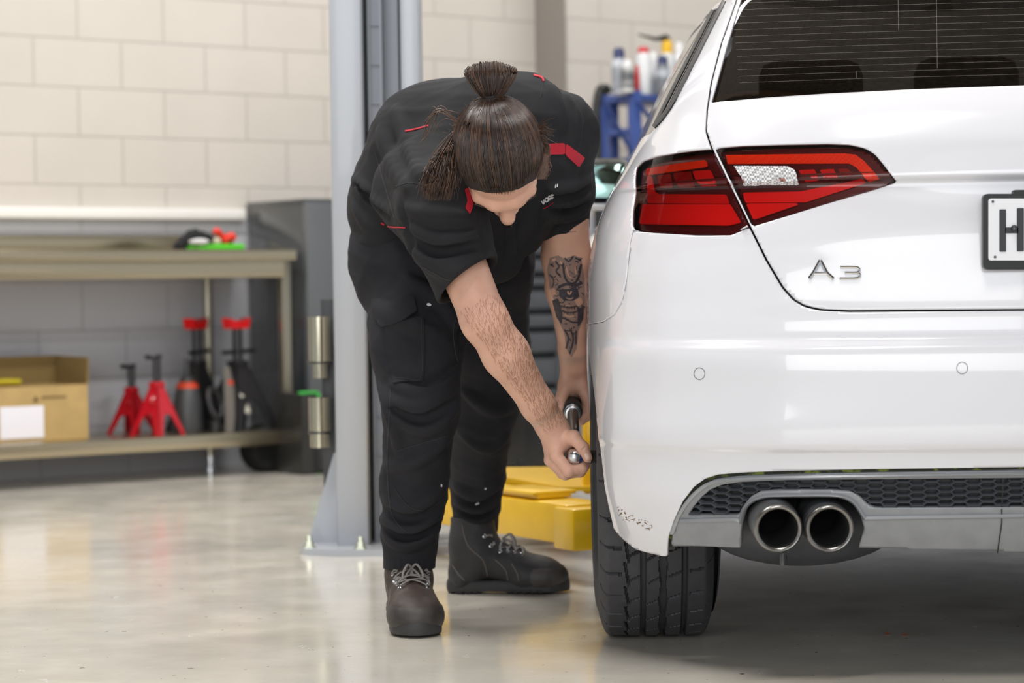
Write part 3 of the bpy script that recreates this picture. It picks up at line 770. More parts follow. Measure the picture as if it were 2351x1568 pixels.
# inner wheel house
for s_ in (-1, 1):
    for yy in (AXY, AXY+2.6):
        b = MB()
        T = frame(car_w([s_*.60, yy, .325]), (0, 1, 0), z=(s_, 0, 0)); b.lathe([(.03, -.05), (.36, -.05), (.37, .24)], T, 36)
        Vc = np.concatenate(b.V); b.F = [f for f in b.F if len(f) <= 4 and all(Vc[i][2] > .36 for i in f)]; b.build('wheel_arch_liner', blackp, car, 40)
# --- wheels
rub = mat('tyre_rubber', '3a3a3e', .6, var=.10, vscale=40, bump=.0004, bscale=500)
def tyre(side, y0, detail=True):
    cx = side*(1.505/2); R = .318; wd = .236
    ns, na = (118, 560) if detail else (24, 60)
    s = np.linspace(-1, 1, ns); a = np.linspace(0, 2*PI, na, endpoint=False); S, A = np.meshgrid(s, a, indexing='ij')
    xx = S*wd/2; sh = np.clip((np.abs(S)-.80)/.20, 0, 1); R0 = R-.003*S*S-.045*sh**2.2
    xo = np.sign(S)*np.minimum(np.abs(xx), wd/2-.001*0)
    dep = np.zeros_like(S)
    if detail:
        xm = xx*side      # outer side positive
        ph = A*R
        def gro(c, w_, d_): return d_*np.clip(1.35-np.abs(xm-c)/(w_/2), 0, .5)*2*np.where(np.abs(xm-c) < w_*.68, 1, 0)
        dep = np.maximum(dep, gro(.027, .0095, .012)); dep = np.maximum(dep, gro(-.056, .0095, .012))
        wv = .0035*(((ph/.095) % 1)*2-1)
        dep = np.maximum(dep, .012*(np.abs(xm-(-.013)) < .0048+.0035*np.abs(np.sin(ph/.095*PI))))
        zig = .056+.008*((ph/.060) % 1); dep = np.maximum(dep, .009*(np.abs(xm-zig) < .0022))
        pit = .060
        for lo_, hi_, sl, w_ in ((.070, .113, .06, .0024), (.031, .058, -.55, .0020), (-.008, .023, -.75, .0020), (-.052, -.024, -.45, .0022), (-.094, -.066, -.2, .0024), (-.118, -.100, -.1, .0022)):
            q = (ph-sl*(xm-lo_)+lo_*3) % pit; dep = np.maximum(dep, .008*((q < w_*1.9) & (xm > lo_) & (xm < hi_)))
        dep *= (np.abs(S) < .985)
    Rr = R0-dep
    L = np.stack([cx+xo, y0-Rr*np.cos(A), .318+Rr*np.sin(A)], -1).reshape(-1, 3)
    # flatten the contact patch
    L[:, 2] = np.maximum(L[:, 2], .0008)
    F = [(i*na+j, (i+1)*na+j, (i+1)*na+(j+1) % na, i*na+(j+1) % na) for i in range(ns-1) for j in range(na)]
    b = MB(); b.add(car_w(L), F)
    for e in (-1, 1):
        T = frame(car_w([cx+e*wd/2, y0, .318]), (0, 1, 0), z=(e, 0, 0))
        r0 = R-.003-.045
        b.lathe([(r0, 0), (r0-.012, .004), (.25, .006), (.235, .002), (.23, -.01)], T, na if not detail else 120); b.F = [f for f in b.F if len(f) == 4]
    return b
alloy = mat('alloy_silver', 'b9bbbe', .25, metal=.9)
for nm, side, y0 in (('rear', -1, AXY), ('rear', 1, AXY), ('front', -1, AXY+2.6), ('front', 1, AXY+2.6)):
    ty = tyre(side, y0, nm == 'rear').build('wheel', rub, car, 40, 'black tyre with grooved tread')
    T = frame(car_w([side*(1.505/2)+side*.10, y0, .318]), (0, 1, 0), z=(side, 0, 0)); b = MB()
    b.lathe([(.234, -.20), (.228, -.02), (.236, .008), (.226, .010), (.215, -.02), (.21, -.19)], T, 60); b.F = [f for f in b.F if len(f) == 4]
    b.lathe([(.0, -.012), (.06, -.012), (.075, -.02), (.075, -.06)], T, 30)
    for k in range(10):
        a = 2*PI*k/10+(.12 if k % 2 else -.12); 
        P0 = np.array([.05*math.cos(a), .05*math.sin(a), -.02]); P1 = np.array([.222*math.cos(a), .222*math.sin(a), -.008]); m3 = np.array(T.to_3x3())
        b.tube([m3@P0+np.array(T.translation), m3@((P0+P1)/2+np.array([0, 0, .01]))+np.array(T.translation), m3@P1+np.array(T.translation)], [.016, .013, .012], 8)
    b.build('rim', alloy, ty, 35, 'silver alloy rim')
    b = MB(); b.lathe([(.0, -.10), (.15, -.10), (.15, -.12)], T, 40); b.build('brake_disc', steel_d, ty, 35)
# --- cabin seen through the rear window
seatm = mat('seat_fabric', '1b1b1d', .8)
for x, y in ((-.36, 1.25), (.36, 1.25), (0, 1.25), (-.37, 2.2), (.37, 2.2)):
    b = MB(); b.box(car_w([x, y+.02, 1.0]), (.46 if x else .26, .14, .36), bev=.05); st = b.build('cabin_seat', seatm, car, 35)
    b = MB(); b.box(car_w([x, y, 1.19]), (.24, .09, .14), bev=.035); b.build('headrest', seatm, st, 35)
b = MB(); b.box(car_w([0, .72, 1.0]), (1.2, .75, .02)); b.build('parcel_shelf', seatm, car, 35)
gold = mat('heater_wire', '33281a', .6)
WB = grid_bvh(0.0005); b = MB()
for k in range(13):
    y0 = -6+15.2*k; stroke(b, WB, catmull([(1700+(200-y0)*-.1, y0+14), (1950, y0+5), (2351, y0-6)], 4), .6, .0003, None, 14)
for P in ([(2062, 0), (2063, 70)], [(2150, 0), (2152, 157)], [(1966, 163), (1966, 180)]): stroke(b, WB, P, .9, .0003, None, 14)
both(b).build('window_heater_lines', gold, win, False)
# door handle and door mirror on the near side
b = MB(); c0, c1 = W(1380, 531, 5.55), W(1408, 529, 5.80)
hp = W(1383, 532, 5.60); T = Matrix.Translation(Vector(hp)); b.box((0, 0, 0), (.030, .21, .036), T, bev=.014); b.box((.02, .08, 0), (.05, .03, .028), T, bev=.01); b.box((.02, -.08, 0), (.05, .03, .028), T, bev=.01)
b.build('door_handle', mat('handle_silver', 'c9c9ca', .15, metal=.7), car, 35, 'silver door handle')
mc = W(1382, 412, 6.85); T = frame(mc, (1, .12, 0), z=(0, 0, 1))
b = MB(); b.box((0, .05, 0), (.21, .12, .125), T, bev=.045); mr_ = b.build('door_mirror', blackp, car, 40, 'door mirror in black housing')
b = MB(); b.box((-.005, -.012, -.005), (.175, .006, .095), T, bev=.003); b.build('mirror_glass', mat('mirror_glass', 'b8e0d8', .05, metal=1), mr_, 30)
b = MB(); b.box((.03, .05, -.075), (.17, .09, .02), T, bev=.009); b.tube([mc+np.array([.05, .05, -.07]), mc+np.array([.14, .1, -.12])], [.02, .025], 10); b.build('mirror_foot', mat('mirror_silver', 'bfc0c2', .25, metal=.3), mr_, 35)
# ================================================================== things in the background
def Rz(a=0.0): return np.array(D)*math.cos(a)+np.array(N)*math.sin(a)
def at_line(x, n):
    """point on the line parallel to the wall at distance n in front of it, in the picture column x"""
    P0 = WP-N*n; k = (x-1175.5)/FPX; t_ = (k*P0[1]-P0[0])/(D[0]-k*D[1]); return P0+D*t_
stain = mat('stainless_steel', 'bdb197', .27, metal=.95)
stain_d = mat('stainless_leg', 'a39d8c', .3, metal=.9)
# --- steel workbench
B0 = at_line(672, .50); B0[2] = 0; bench = empty('workbench', B0, 'long stainless steel workbench with a lower shelf against the block wall', 'workbench')
TB = frame(B0, D, z=(0, 0, 1))      # local x along the wall, y towards the wall
L = 2.6; b = MB(); b.box((-L/2+.01, .235, .900), (L+.02, .49, .045), TB, bev=.004); b.build('worktop', stain, bench, 30)
b = MB(); b.box((-L/2-.02, .012, .845), (L-.02, .02, .075), TB, bev=.003); b.build('apron', stain, bench, 30)
b = MB(); b.box((-L/2, .475, .955), (L, .015, .075), TB, bev=.003); b.build('upstand', stain, bench, 30)
b = MB(); b.box((-L/2-.02, .24, .168), (L-.05, .46, .018), TB, bev=.003); b.box((-L/2-.02, .015, .148), (L-.05, .02, .056), TB, bev=.003); b.build('lower_shelf', stain, bench, 30)
for x, y, r in ((-.02, .03, .024), (-.17, .40, .024), (-1.75, .40, .024), (-2.5, .03, .024)):
    m3 = np.array(TB.to_3x3()); o3 = np.array(TB.translation)
    def tp_(a, c, e): return m3@np.array([a, c, e])+o3
    b = MB()
    if y < .1: b.box((x, y, .47), (.042, .042, .84), TB, bev=.005)
    else: b.tube([tp_(x, y, .06), tp_(x, y, .88)], .02, 14)
    lg = b.build('leg', stain_d, bench, 30)
    b = MB(); b.tube([tp_(x, y, .0), tp_(x, y, .012), tp_(x, y, .014), tp_(x, y, .07)], [.022, .022, .012, .012], 14); b.build('foot', chrome, lg, 30)
def bl(x, y, z): return m3@np.array([x, y, z])+o3       # bench coordinates
def bx_at(px, y): # bench x coordinate in picture column px at depth y
    P0 = o3+m3@np.array([0, y, 0]); k = (px-1175.5)/FPX; return (k*P0[1]-P0[0])/(D[0]-k*D[1])
# --- trunking
pipe = mat('white_trunking', 'f2f0ec', .35)
a0, a1 = -3.2, float((wall_hit(560)-WP)@D); b = MB(); b.box(((a0+a1)/2, -.02, 1.083), (a1-a0, .04, .046), TW, bev=.006); o = b.build('cable_trunking', pipe, None, 30)
tag(o, 'white horizontal cable trunking fixed along the block wall above the workbench', 'cable trunking')
# --- grey tool cabinet
C0 = at_line(700, .46); C0[2] = 0; TC = frame(C0, D, z=(0, 0, 1)); cab = empty('tool_cabinet', C0, 'wide dark grey steel tool cabinet with drawers standing behind the lift post', 'tool cabinet')
grey = mat('cabinet_grey', '5d6063', .42, coat=.25); greyd = mat('cabinet_side_grey', '45484b', .22, coat=.6); slot = mat('drawer_slot_dark', '161718', .5)  # near-black for the pull slots between drawer fronts
CW = 1.38
b = MB(); b.box((CW/2, .22, .60), (CW, .44, 1.04), TC, bev=.006); b.box((CW/2, .22, 1.125), (CW+.01, .46, .02), TC, bev=.004); b.build('body', greyd, cab, 30)
for u_, w_ in ((.075, .15), (CW-.03, .06)):
    b = MB(); b.box((u_, -.012, .60), (w_, .03, 1.04), TC, bev=.004); b.build('front_frame', grey, cab, 30)
zs = [1.10, 1.04, .90, .82, .76, .655, .575, .46, .32, .14]
for z1, z0 in zip(zs, zs[1:]):
    b = MB(); b.box(((CW+.09)/2, -.012, (z0+z1)/2-.012), (CW-.22, .022, z1-z0-.028), TC, bev=.004); dr = b.build('drawer', grey, cab, 30)
    b = MB(); b.box(((CW+.09)/2, -.004, z1-.012), (CW-.24, .012, .022), TC, bev=.002); b.build('handle', slot, dr, 30, 'dark recessed drawer pull')
for x in (.08, CW-.08):
    for y in (.06, .38):
        b = MB(); q = np.array(TC.to_3x3())@np.array([x, y, .045])+np.array(TC.translation); b.lathe([(.0, -.014), (.04, -.014), (.045, -.008), (.045, .008), (.04, .014), (0, .014)], frame(q, D, z=tuple(N)), 20)
        b.build('castor', blackp, cab, 30)
# --- cardboard box on the lower shelf
card = mat('cardboard', 'b79a63', .75, var=.06, vscale=14); cardi = mat('cardboard_inside', '8f7748', .85)
ZS = .178
def shelf_frame(px, y, rot=0.0):
    q = bl(bx_at(px, y), y, ZS); c_, s_ = math.cos(rot), math.sin(rot); return frame(q, D*c_+N*s_, z=(0, 0, 1)), q
T, q = shelf_frame(198, .14); bw, bdp, bh = .54, .28, .215
bx = empty('cardboard_box', q, 'open brown cardboard box with a white label on the bench lower shelf', 'box')
b = MB(); t5 = .005
b.box((-bw/2, 0, bh/2), (bw, t5, bh), T); b.box((-bw/2, bdp, bh/2), (bw, t5, bh), T); b.box((0, bdp/2, bh/2), (t5, bdp, bh), T); b.box((-bw, bdp/2, bh/2), (t5, bdp, bh), T); b.box((-bw/2, bdp/2, .004), (bw, bdp, t5), T); b.box((-bw/2, bdp*.45, bh-.02), (bw-.01, bdp*.9, t5), T)
b.build('body', card, bx, False)
b = MB(); b.box((-bw/2, bdp, bh+.055), (bw, t5, .11), T); b.build('flap', cardi, bx, False)
b = MB(); b.add([(0, 0, bh), (0, bdp, bh), (0, bdp, bh+.11), (0.004, .0, bh+.105), (.006, 0, bh), (.006, bdp, bh), (.006, bdp, bh+.11), (.01, 0, bh+.105)], [(0, 1, 2, 3), (4, 7, 6, 5), (0, 3, 7, 4), (3, 2, 6, 7), (1, 5, 6, 2), (0, 4, 5, 1)], T); b.build('flap', cardi, bx, False)
b = MB(); b.box((-.285, -.004, .075), (.185, .003, .125), T); b.build('label', mat('label_paper', 'eceaf2', .6), bx, False, 'white paper label')
b = MB(); b.prism([(-.012, 0), (0, .022), (.012, 0)], .002, frame(bl(0, 0, 0)*0+np.array(T.translation)+np.array(T.to_3x3())@np.array([-.225, -.0035, .155]), D, z=tuple(-N)))
for k in range(9): b.box((-.195+.012*k, -.0035, .168+.001*(k % 2)), (.008, .002, .009), T)
b.build('printing', mat('box_print', '5f4c2c', .8), bx, False)
b = MB(); b.add([(-.40, .02, bh-.014), (-.20, .02, bh-.014), (-.25, .12, bh-.012), (-.43, .12, bh-.012), (-.40, .02, bh-.002), (-.20, .02, bh-.002), (-.25, .12, bh), (-.43, .12, bh)], [(0, 1, 2, 3), (4, 7, 6, 5), (0, 4, 5, 1), (1, 5, 6, 2), (2, 6, 7, 3), (3, 7, 4, 0)], T)
o = tag(b.build('red_packet', mat('packet_red', '8e2430', .3), None, False), 'flat red plastic packet lying in the open cardboard box', 'packet')
b = MB(); Q = np.array(T.translation); M3 = np.array(T.to_3x3()); b.tube([Q+M3@np.array(p) for p in ((-.38, .07, bh+.016), (-.32, .066, bh+.018), (-.26, .06, bh+.016))], [.012, .014, .013], 12)
tag(b.build('yellow_bottle', mat('yellow_plastic', 'd8c41c', .35), None, 35), 'small yellow tube lying on the red packet in the box', 'tube')
b = MB(); b.lathe([(.0, 0), (.03, 0), (.012, .028), (.0, .034)], Matrix.Translation(Vector(Q+M3@np.array([-.405, .16, bh-.017]))), 14); tag(b.build('small_funnel', blackp, None, 35), 'small black upturned funnel lying in the cardboard box', 'funnel')
# --- axle stands
red = mat('stand_red', 'c01224', .3, coat=.4); blk = mat('stand_black', '242325', .4); greyp = mat('stand_grey', '6f6a64', .45)
def stand(px, y, h, wd, cm, rot, label, group, red_top=False, post_m=None, sticker=None, px_top=None):
    T, q = shelf_frame(px, y, rot); r_ = empty('axle_stand', q, label, 'axle stand', group); M3 = np.array(T.to_3x3())
    def tp(a, c, e): return q+M3@np.array([a, c, e])
    hc = h*.63; tw = wd*.22
    for i in range(4):                                   # four sheet faces with an arched cut, spread to the feet
        a = PI/2*i; c_, s_ = math.cos(a), math.sin(a); rr = lambda u, v, e: tp(c_*u-s_*v, s_*u+c_*v, e)
        V = []; F = []
        poly = [(-1, 0), (-.74, 0), (-.30, .38), (0, .44), (.30, .38), (.74, 0), (1, 0), (.27, 1), (-.27, 1)]
        for dpt in (0, .006):
            for u, e in poly:
                k = 1+(tw/wd-1)*e; V.append(rr(u*wd/2*(k if abs(u) == 1 or e == 0 else 1) if e < 1 else u/.27*tw/2, wd/2*(1-e)+tw/2*e-dpt, e*hc))
        n = len(poly); F = [tuple(range(n)), tuple(range(n, 2*n))[::-1]]+[(j, n+j, n+(j+1) % n, (j+1) % n) for j in range(n)]
        b = MB(); b.add(V, F); lg = b.build('leg', cm, r_, False)
        if sticker and i == 0:
            b = MB(); V = [rr(u, wd/2*(1-e)+tw/2*e+.002, e*hc) for u, e in ((-.012, .5), (.012, .5), (.010, .9), (-.010, .9))]; b.add(V, [(0, 1, 2, 3)]); b.build('sticker', sticker, lg, False)
    b = MB(); b.box((0, 0, hc), (tw+.012, tw+.012, .02), T, bev=.003); b.build('collar', cm, r_, 30)
    b = MB(); b.tube([tp(0, 0, hc*.6), tp(0, 0, h-.018)], .015 if not red_top else .021, 12); 
    for k in range(7): b.box((.014, 0, hc+.012+k*(h-hc-.03)/7), (.012, .012, .008), T)
    b.build('post', post_m or blk, r_, 30)
    sw = .030 if not red_top else .048
    b = MB(); b.prism([(-sw, .0), (-sw*1.25, .045 if red_top else .018), (-sw*.5, .033 if red_top else .010), (0, .030 if red_top else .008), (sw*.5, .033 if red_top else .010), (sw*1.25, .045 if red_top else .018), (sw, .0)], .05 if red_top else .03, frame(tp(0, .03, h-.02), tuple(M3[:, 0]), z=tuple(-M3[:, 1])))
    b.build('saddle', mat('saddle_red', 'e8141a', .35) if red_top else blk, r_, 30, 'red saddle' if red_top else None)
    b = MB()
    if not red_top: b.tube([tp(-tw*.5, -.01, hc*.72), tp(-tw*1.3, -.02, hc*.78), tp(-tw*1.6, -.02, hc*.70), tp(-tw*.9, -.02, hc*.60)], [.008, .010, .010, .008], 8); b.build('ratchet_handle', cm, r_, 35)
    else: b.tube([tp(-tw*1.7, -.01, hc+.045), tp(tw*1.7, -.01, hc+.05)], .009, 8); b.build('ratchet_handle', blk, r_, 35)
    return r_
stk = mat('stand_sticker', '3b3a38', .4, col2='b7ab90', vscale=60)
stand(300, .31, .285, .15, red, .5, 'red axle stand at the left of the pair, its post lowered', None, sticker=stk)
stand(358, .10, .325, .16, red, .35, 'red axle stand with its post raised high, beside the dark grey canister', None, sticker=stk)
stand(452, .33, .44, .20, blk, .5, 'black axle stand with red saddle, behind the dark grey canister', None, True, sticker=mat('sticker_white', 'c9c4bc', .5))
s4 = stand(545, .17, .44, .24, blk, .2, 'tall axle stand with red saddle and grey front face near the bench leg', None, True)
T, q = shelf_frame(540, .05, .2); b = MB()
b.add([(-.055, 0, 0), (.0, 0, 0), (.045, .05, .155), (.02, .06, .265), (-.01, .06, .265), (-.055, .006, 0), (.0, .006, 0), (.045, .056, .155), (.02, .066, .265), (-.01, .066, .265)], [(0, 1, 2, 3, 4), (5, 9, 8, 7, 6), (0, 5, 6, 1), (1, 6, 7, 2), (2, 7, 8, 3), (3, 8, 9, 4), (4, 9, 5, 0)], T); b.build('face_plate', greyp, s4, False, 'grey face plate')
b = MB(); b.add([(.045, .03, .155), (.07, .03, .145), (.098, .02, .075), (.07, .02, .07)], [(0, 1, 2, 3)], T); b.build('sticker', mat('sticker_pale', 'd6d2c4', .5), s4, False, 'pale sticker')
b = MB(); b.box((.01, .045, .20), (.026, .004, .018), T); b.build('sticker', mat('sticker_orange', 'd8492a', .5), s4, False, 'orange sticker')
T, q = shelf_frame(428, .20); b = MB(); b.lathe([(.0, 0), (.064, 0), (.069, .02), (.062, .10), (.045, .19), (.03, .21), (.028, .225), (.012, .235), (.010, .30), (0, .30)], Matrix.Translation(Vector(q)), 28)
can = tag(b.build('oil_canister', mat('canister_grey', '414244', .4), None, 40), 'dark grey cone shaped canister with an orange band between the axle stands', 'canister')
b = MB(); b.lathe([(.0475, .165), (.0465, .19), (.034, .206)], Matrix.Translation(Vector(q)), 28); b.F = [f for f in b.F if len(f) == 4]; b.build('band', mat('band_orange', 'd3431f', .5), can, 40, 'orange band')
T, q = shelf_frame(492, .10, .3); b = MB(); a = np.linspace(0, 2*PI, 28, endpoint=False)
b.tube([q+np.array(T.to_3x3())@np.array([.034*math.cos(t_), .02*math.sin(t_), .115+.062*math.sin(t_)]) for t_ in a], .012, 8, closed=True); b.tube([q+np.array(T.to_3x3())@np.array([0, 0, z]) for z in (.0, .045, .06)], [.03, .03, .012], 14)
tag(b.build('hand_winch', mat('winch_black', '1b1b1c', .4), None, 35), 'black looped casting standing between the two tall axle stands', 'clamp')
# --- on the worktop
def top_pt(px, y, z=.9235): q = bl(bx_at(px, y), y, z); return q
q = top_pt(497, .17, .923); T = frame(q, D, z=(0, 0, 1)); b = MB(); b.box((0, 0, .010), (.21, .13, .020), T, bev=.008); b.box((.045, 0, .018), (.13, .12, .014), T, bev=.006)
tag(b.build('green_tray', mat('bright_green', '4cc41c', .4), None, 35), 'bright green plastic tray on the steel worktop', 'tray')
b = MB(); random.seed(3); q0 = top_pt(445, .24); 
b.blob(q0+np.array([0, 0, .028]), (.058, .05, .028), rough=.12)
for dx, dz, r in ((-.03, .035, .035), (.0, .055, .04), (.035, .055, .035), (.062, .05, .03), (-.05, .02, .03), (.015, .075, .02)): b.blob(q0+D*dx*1.1+np.array([0, 0, dz]), (r, r*.9, r*.72), rough=.22)
tag(b.build('black_gloves', mat('black_cloth', '1d1d20', .8), None, 45), 'bunched black work gloves beside the green tray on the worktop', 'gloves')
b = MB(); q = top_pt(461, .12); b.blob(q+np.array([0, 0, .034]), (.042, .03, .012), rough=.06); tag(b.build('white_wipe', mat('white_cloth', 'd9d9dc', .7), None, 45), 'folded white cloth in front of the black gloves on the worktop', 'cloth')
b = MB(); q = top_pt(519, .17); 
P = [q+D*u+np.array([0, 0, z]) for u, z in ((-.05, .072), (-.035, .080), (-.022, .070), (-.008, .045), (.002, .034), (.014, .052), (.034, .056), (.045, .044))]; b.tube(P, [.012, .016, .013, .012, .014, .018, .02, .016], 10)
tag(b.build('red_clamp', mat('clamp_red', 'e22a12', .35), None, 40), 'small bright red tool lying on the green tray', 'tool')
b = MB(); b.blob(top_pt(502, .13)+np.array([0, 0, .036]), (.018, .012, .014), rough=.05); tag(b.build('small_bottle', mat('cream_plastic', 'c8b9a4', .5), None, 40), 'small cream bottle between the white cloth and the red tool', 'bottle')
# --- green edged case and tyre by the bench
q = at_line(676, .56); q[2] = 0; T = frame(q, D, z=(0, 0, 1)); cs = empty('tool_case', q, 'dark upright case with green edges on the floor beside the workbench', 'case')
b = MB(); b.box((0, .0, .168), (.078, .22, .33), T, bev=.01); b.build('body', mat('case_dark', '2a2a28', .3), cs, 30)
b = MB(); b.box((.046, -.10, .165), (.016, .022, .33), T, bev=.005); b.box((0, -.10, .335), (.09, .02, .012), T, bev=.004); b.box((.018, -.113, .19), (.012, .006, .12), T, bev=.002); b.build('edge_trim', mat('case_green', '3fb04a', .45), cs, 30, 'green edge strip')
q = at_line(606, .36); q[2] = .098; b = MB(); b.lathe([(.05, -.06), (.085, -.065), (.097, -.05), (.098, .05), (.085, .065), (.05, .06)], frame(q, D, z=tuple(N)), 30)
tag(b.build('rubber_wheel', mat('old_rubber', '171718', .8), None, 40), 'black rubber wheel on the floor under the right end of the workbench', 'wheel')
q = at_line(746, .62); q[2] = 0; b = MB(); b.lathe([(.0, .0), (.08, .0), (.10, .02), (.10, .20), (.085, .22), (0, .22)], Matrix.Translation(Vector(q)), 26)
tag(b.build('oil_bucket', mat('bucket_black', '19191a', .5), None, 40), 'black bucket on the floor in front of the grey tool cabinet', 'bucket')
# --- blue rack with aerosols, right behind the car
blue = mat('rack_blue', '3f5596', .4)
RX = 1.95
def RP(px, z, n=.55):                                  # point in front of the right wall
    P0 = WP+N*(-.22-n); k = (px-1175.5)/FPX; t_ = (k*P0[1]-P0[0])/(D[0]-k*D[1]); q = P0+D*t_; return np.array([q[0], q[1], z])
def zpx(px, py, n=.55): q = RP(px, 0, n); r = ray(px, py); return CAMH+r[2]*q[1]/r[1]
rack = empty('storage_rack', RP(1450, 0), 'blue steel rack trolley with a cross brace behind the white car', 'rack')
zA, zB, zC = zpx(1450, 222), zpx(1450, 300), zpx(1450, 368)
for p_, n_ in ((1390, .55), (1464, .55), (1555, .55), (1415, .30), (1575, .30)):
    a = RP(p_, .0, n_); b = MB(); b.box((0, 0, (zA+.03)/2), (.042 if p_ != 1464 else .055, .035, zA+.03), frame(a, D, z=(0, 0, 1)), bev=.003); b.build('upright', blue, rack, 30)
for z in (zA, zB, zC, .55, .2):
    a, c = RP(1384, z), RP(1600, z); a = a+D*.19; m_ = (a+c)/2+N*.13; b = MB(); b.box((0, 0, 0), (np.linalg.norm(c-a)+.02, .27, .028), frame(m_, D, z=(0, 0, 1)), bev=.003); b.build('shelf', blue, rack, 30)
for p0, p1 in (((1388, 228), (1458, 350)), ((1470, 232), (1555, 350))):
    b = MB(); b.tube([RP(p0[0], zpx(*p0), .57), RP(p1[0], zpx(*p1), .57)], .017, 8, flat=.4); b.build('brace', blue, rack, 30)
def aer(px, top, rad, body, cap, label, z0=None, n=.50, capc=.22, cat='spray can', name='spray_can'):
    q = RP(px, (z0 or zA)+.016, n); h = zpx(px, top, n)-q[2]; b = MB(); hb = h*(1-capc)
    b.lathe([(0, 0), (rad, .002), (rad, hb-.015), (rad*.72, hb), (0, hb)], Matrix.Translation(Vector(q)), 20); o = tag(b.build(name, body, None, 40), label, cat, 'cans and bottles on the blue rack')
    b = MB(); b.lathe([(rad*.75, hb-.002), (rad*.72, h-.012), (rad*.5, h), (0, h)], Matrix.Translation(Vector(q)), 20); b.build('cap', cap, o, 40)
    return o
def lbl(nm, c1, c2, s=9): return mat(nm, c1, .35, col2=c2, vscale=s, stretch=(.3, .3, 1.6), ramp=(.45, .55))
capr = mat('cap_red', 'c4303a', .4); capb = mat('cap_navy', '2c3560', .4); capw = mat('cap_white', 'e4e4e4', .4); capy = mat('cap_yellow', 'e3b21a', .4)
aer(1430, 110, .034, lbl('can_label_a', '8b9097', 'c8ccd4'), capb, 'tall grey spray can with navy and red top at the left end of the rack')
aer(1449, 138, .029, lbl('can_label_b', '5a5c60', 'c9c8c4'), capw, 'dark spray can with pale top, second from the left on the rack', n=.56)
aer(1471, 150, .014, mat('tube_red', 'b21f28', .4), capr, 'narrow red tube standing between the grey can and white bottle', cat='tube', name='red_tube')
aer(1486, 108, .036, mat('bottle_white', 'd8dadb', .4), capr, 'large white bottle with a red cap on the blue rack', cat='bottle', name='white_bottle', capc=.12)
aer(1508, 120, .026, lbl('can_label_c', '9aa0a8', 'd8d8dc'), capw, 'pale spray can just right of the white bottle', n=.44)
aer(1530, 128, .032, lbl('can_label_d', '6f7378', 'aab0b8'), capb, 'grey spray can in front of the yellow topped sprayer', n=.58)
aer(1540, 92, .034, mat('sprayer_body', 'cfd0cf', .4), capy, 'sprayer bottle with a yellow top and long black lance', n=.40, cat='sprayer', name='sprayer')
aer(1568, 98, .026, lbl('can_label_e', 'b8bcc4', 'e2e4e8'), capw, 'white topped can nearest the car roof on the rack', n=.44)
b = MB(); b.tube([RP(1540, zpx(1540, 84, .4), .4), RP(1515, zpx(1515, 90, .4), .4), RP(1476, zpx(1476, 79, .4), .4)], [.012, .009, .004], 8); b.box((0, 0, 0), (.05, .02, .02), Matrix.Translation(Vector(RP(1535, zpx(1535, 88, .4), .4))), bev=.005)
tag(b.build('spray_lance', blackp, None, 35), 'black spray lance lying across the top of the yellow sprayer', 'lance')
aer(1397, 290, .014, mat('marker_white', 'd9d4ce', .4), capr, 'small white bottle with red cap at the rack left side', z0=zC, n=.52, cat='bottle', name='small_rack_bottle')
aer(1382, 325, .03, capw, capw, 'plain white bottle on the low rack shelf beside the mechanic', z0=zC, n=.50, cat='bottle', name='plain_white_bottle')
b = MB(); P = catmull([RP(1392, .02, .62), RP(1380, .5, .62), RP(1378, zpx(1378, 330, .62), .62), RP(1376, zpx(1376, 260, .62), .62), RP(1384, zpx(1384, 210, .62), .62), RP(1398, zpx(1398, 202, .62), .62), RP(1404, zpx(1404, 214, .62), .62)], 6); b.tube(P, .02, 10)
tag(b.build('black_hose', blackp, None, 35), 'thick black hose hooked over the left corner of the blue rack', 'hose')
# black and orange machine, low behind the mechanic
q = RP(1215, 0, 1.0); T = frame(q, D, z=(0, 0, 1)); mc_ = empty('floor_machine', q, 'low black workshop machine with an orange panel behind the mechanic', 'machine')
b = MB(); b.box((0, 0, .17), (.30, .30, .30), T, bev=.05); b.build('body', blackp, mc_, 35)
b = MB(); b.box((.02, -.155, .24), (.09, .012, .05), T, bev=.004); b.build('panel', mat('machine_orange', 'c8561c', .5), mc_, 35, 'orange panel')
for x in (-.12, .12):
    b = MB(); qq = q+D*x-N*.12+np.array([0, 0, .04]); b.lathe([(0, -.015), (.035, -.015), (.04, 0), (.035, .015), (0, .015)], frame(qq, D, z=tuple(N)), 16); b.build('castor', blackp, mc_, 35)
# white drum between the mechanic and the car
q = RP(1382, 0, .95); b = MB(); b.lathe([(0, 0), (.05, 0), (.055, .01), (.055, .90), (.045, .95), (.02, .97), (.02, .99), (0, .99)], Matrix.Translation(Vector(q)), 28)
tag(b.build('white_cylinder', mat('drum_white', 'd9d8d2', .4), None, 40), 'tall narrow white cylinder standing behind the mechanic tattooed arm', 'cylinder')
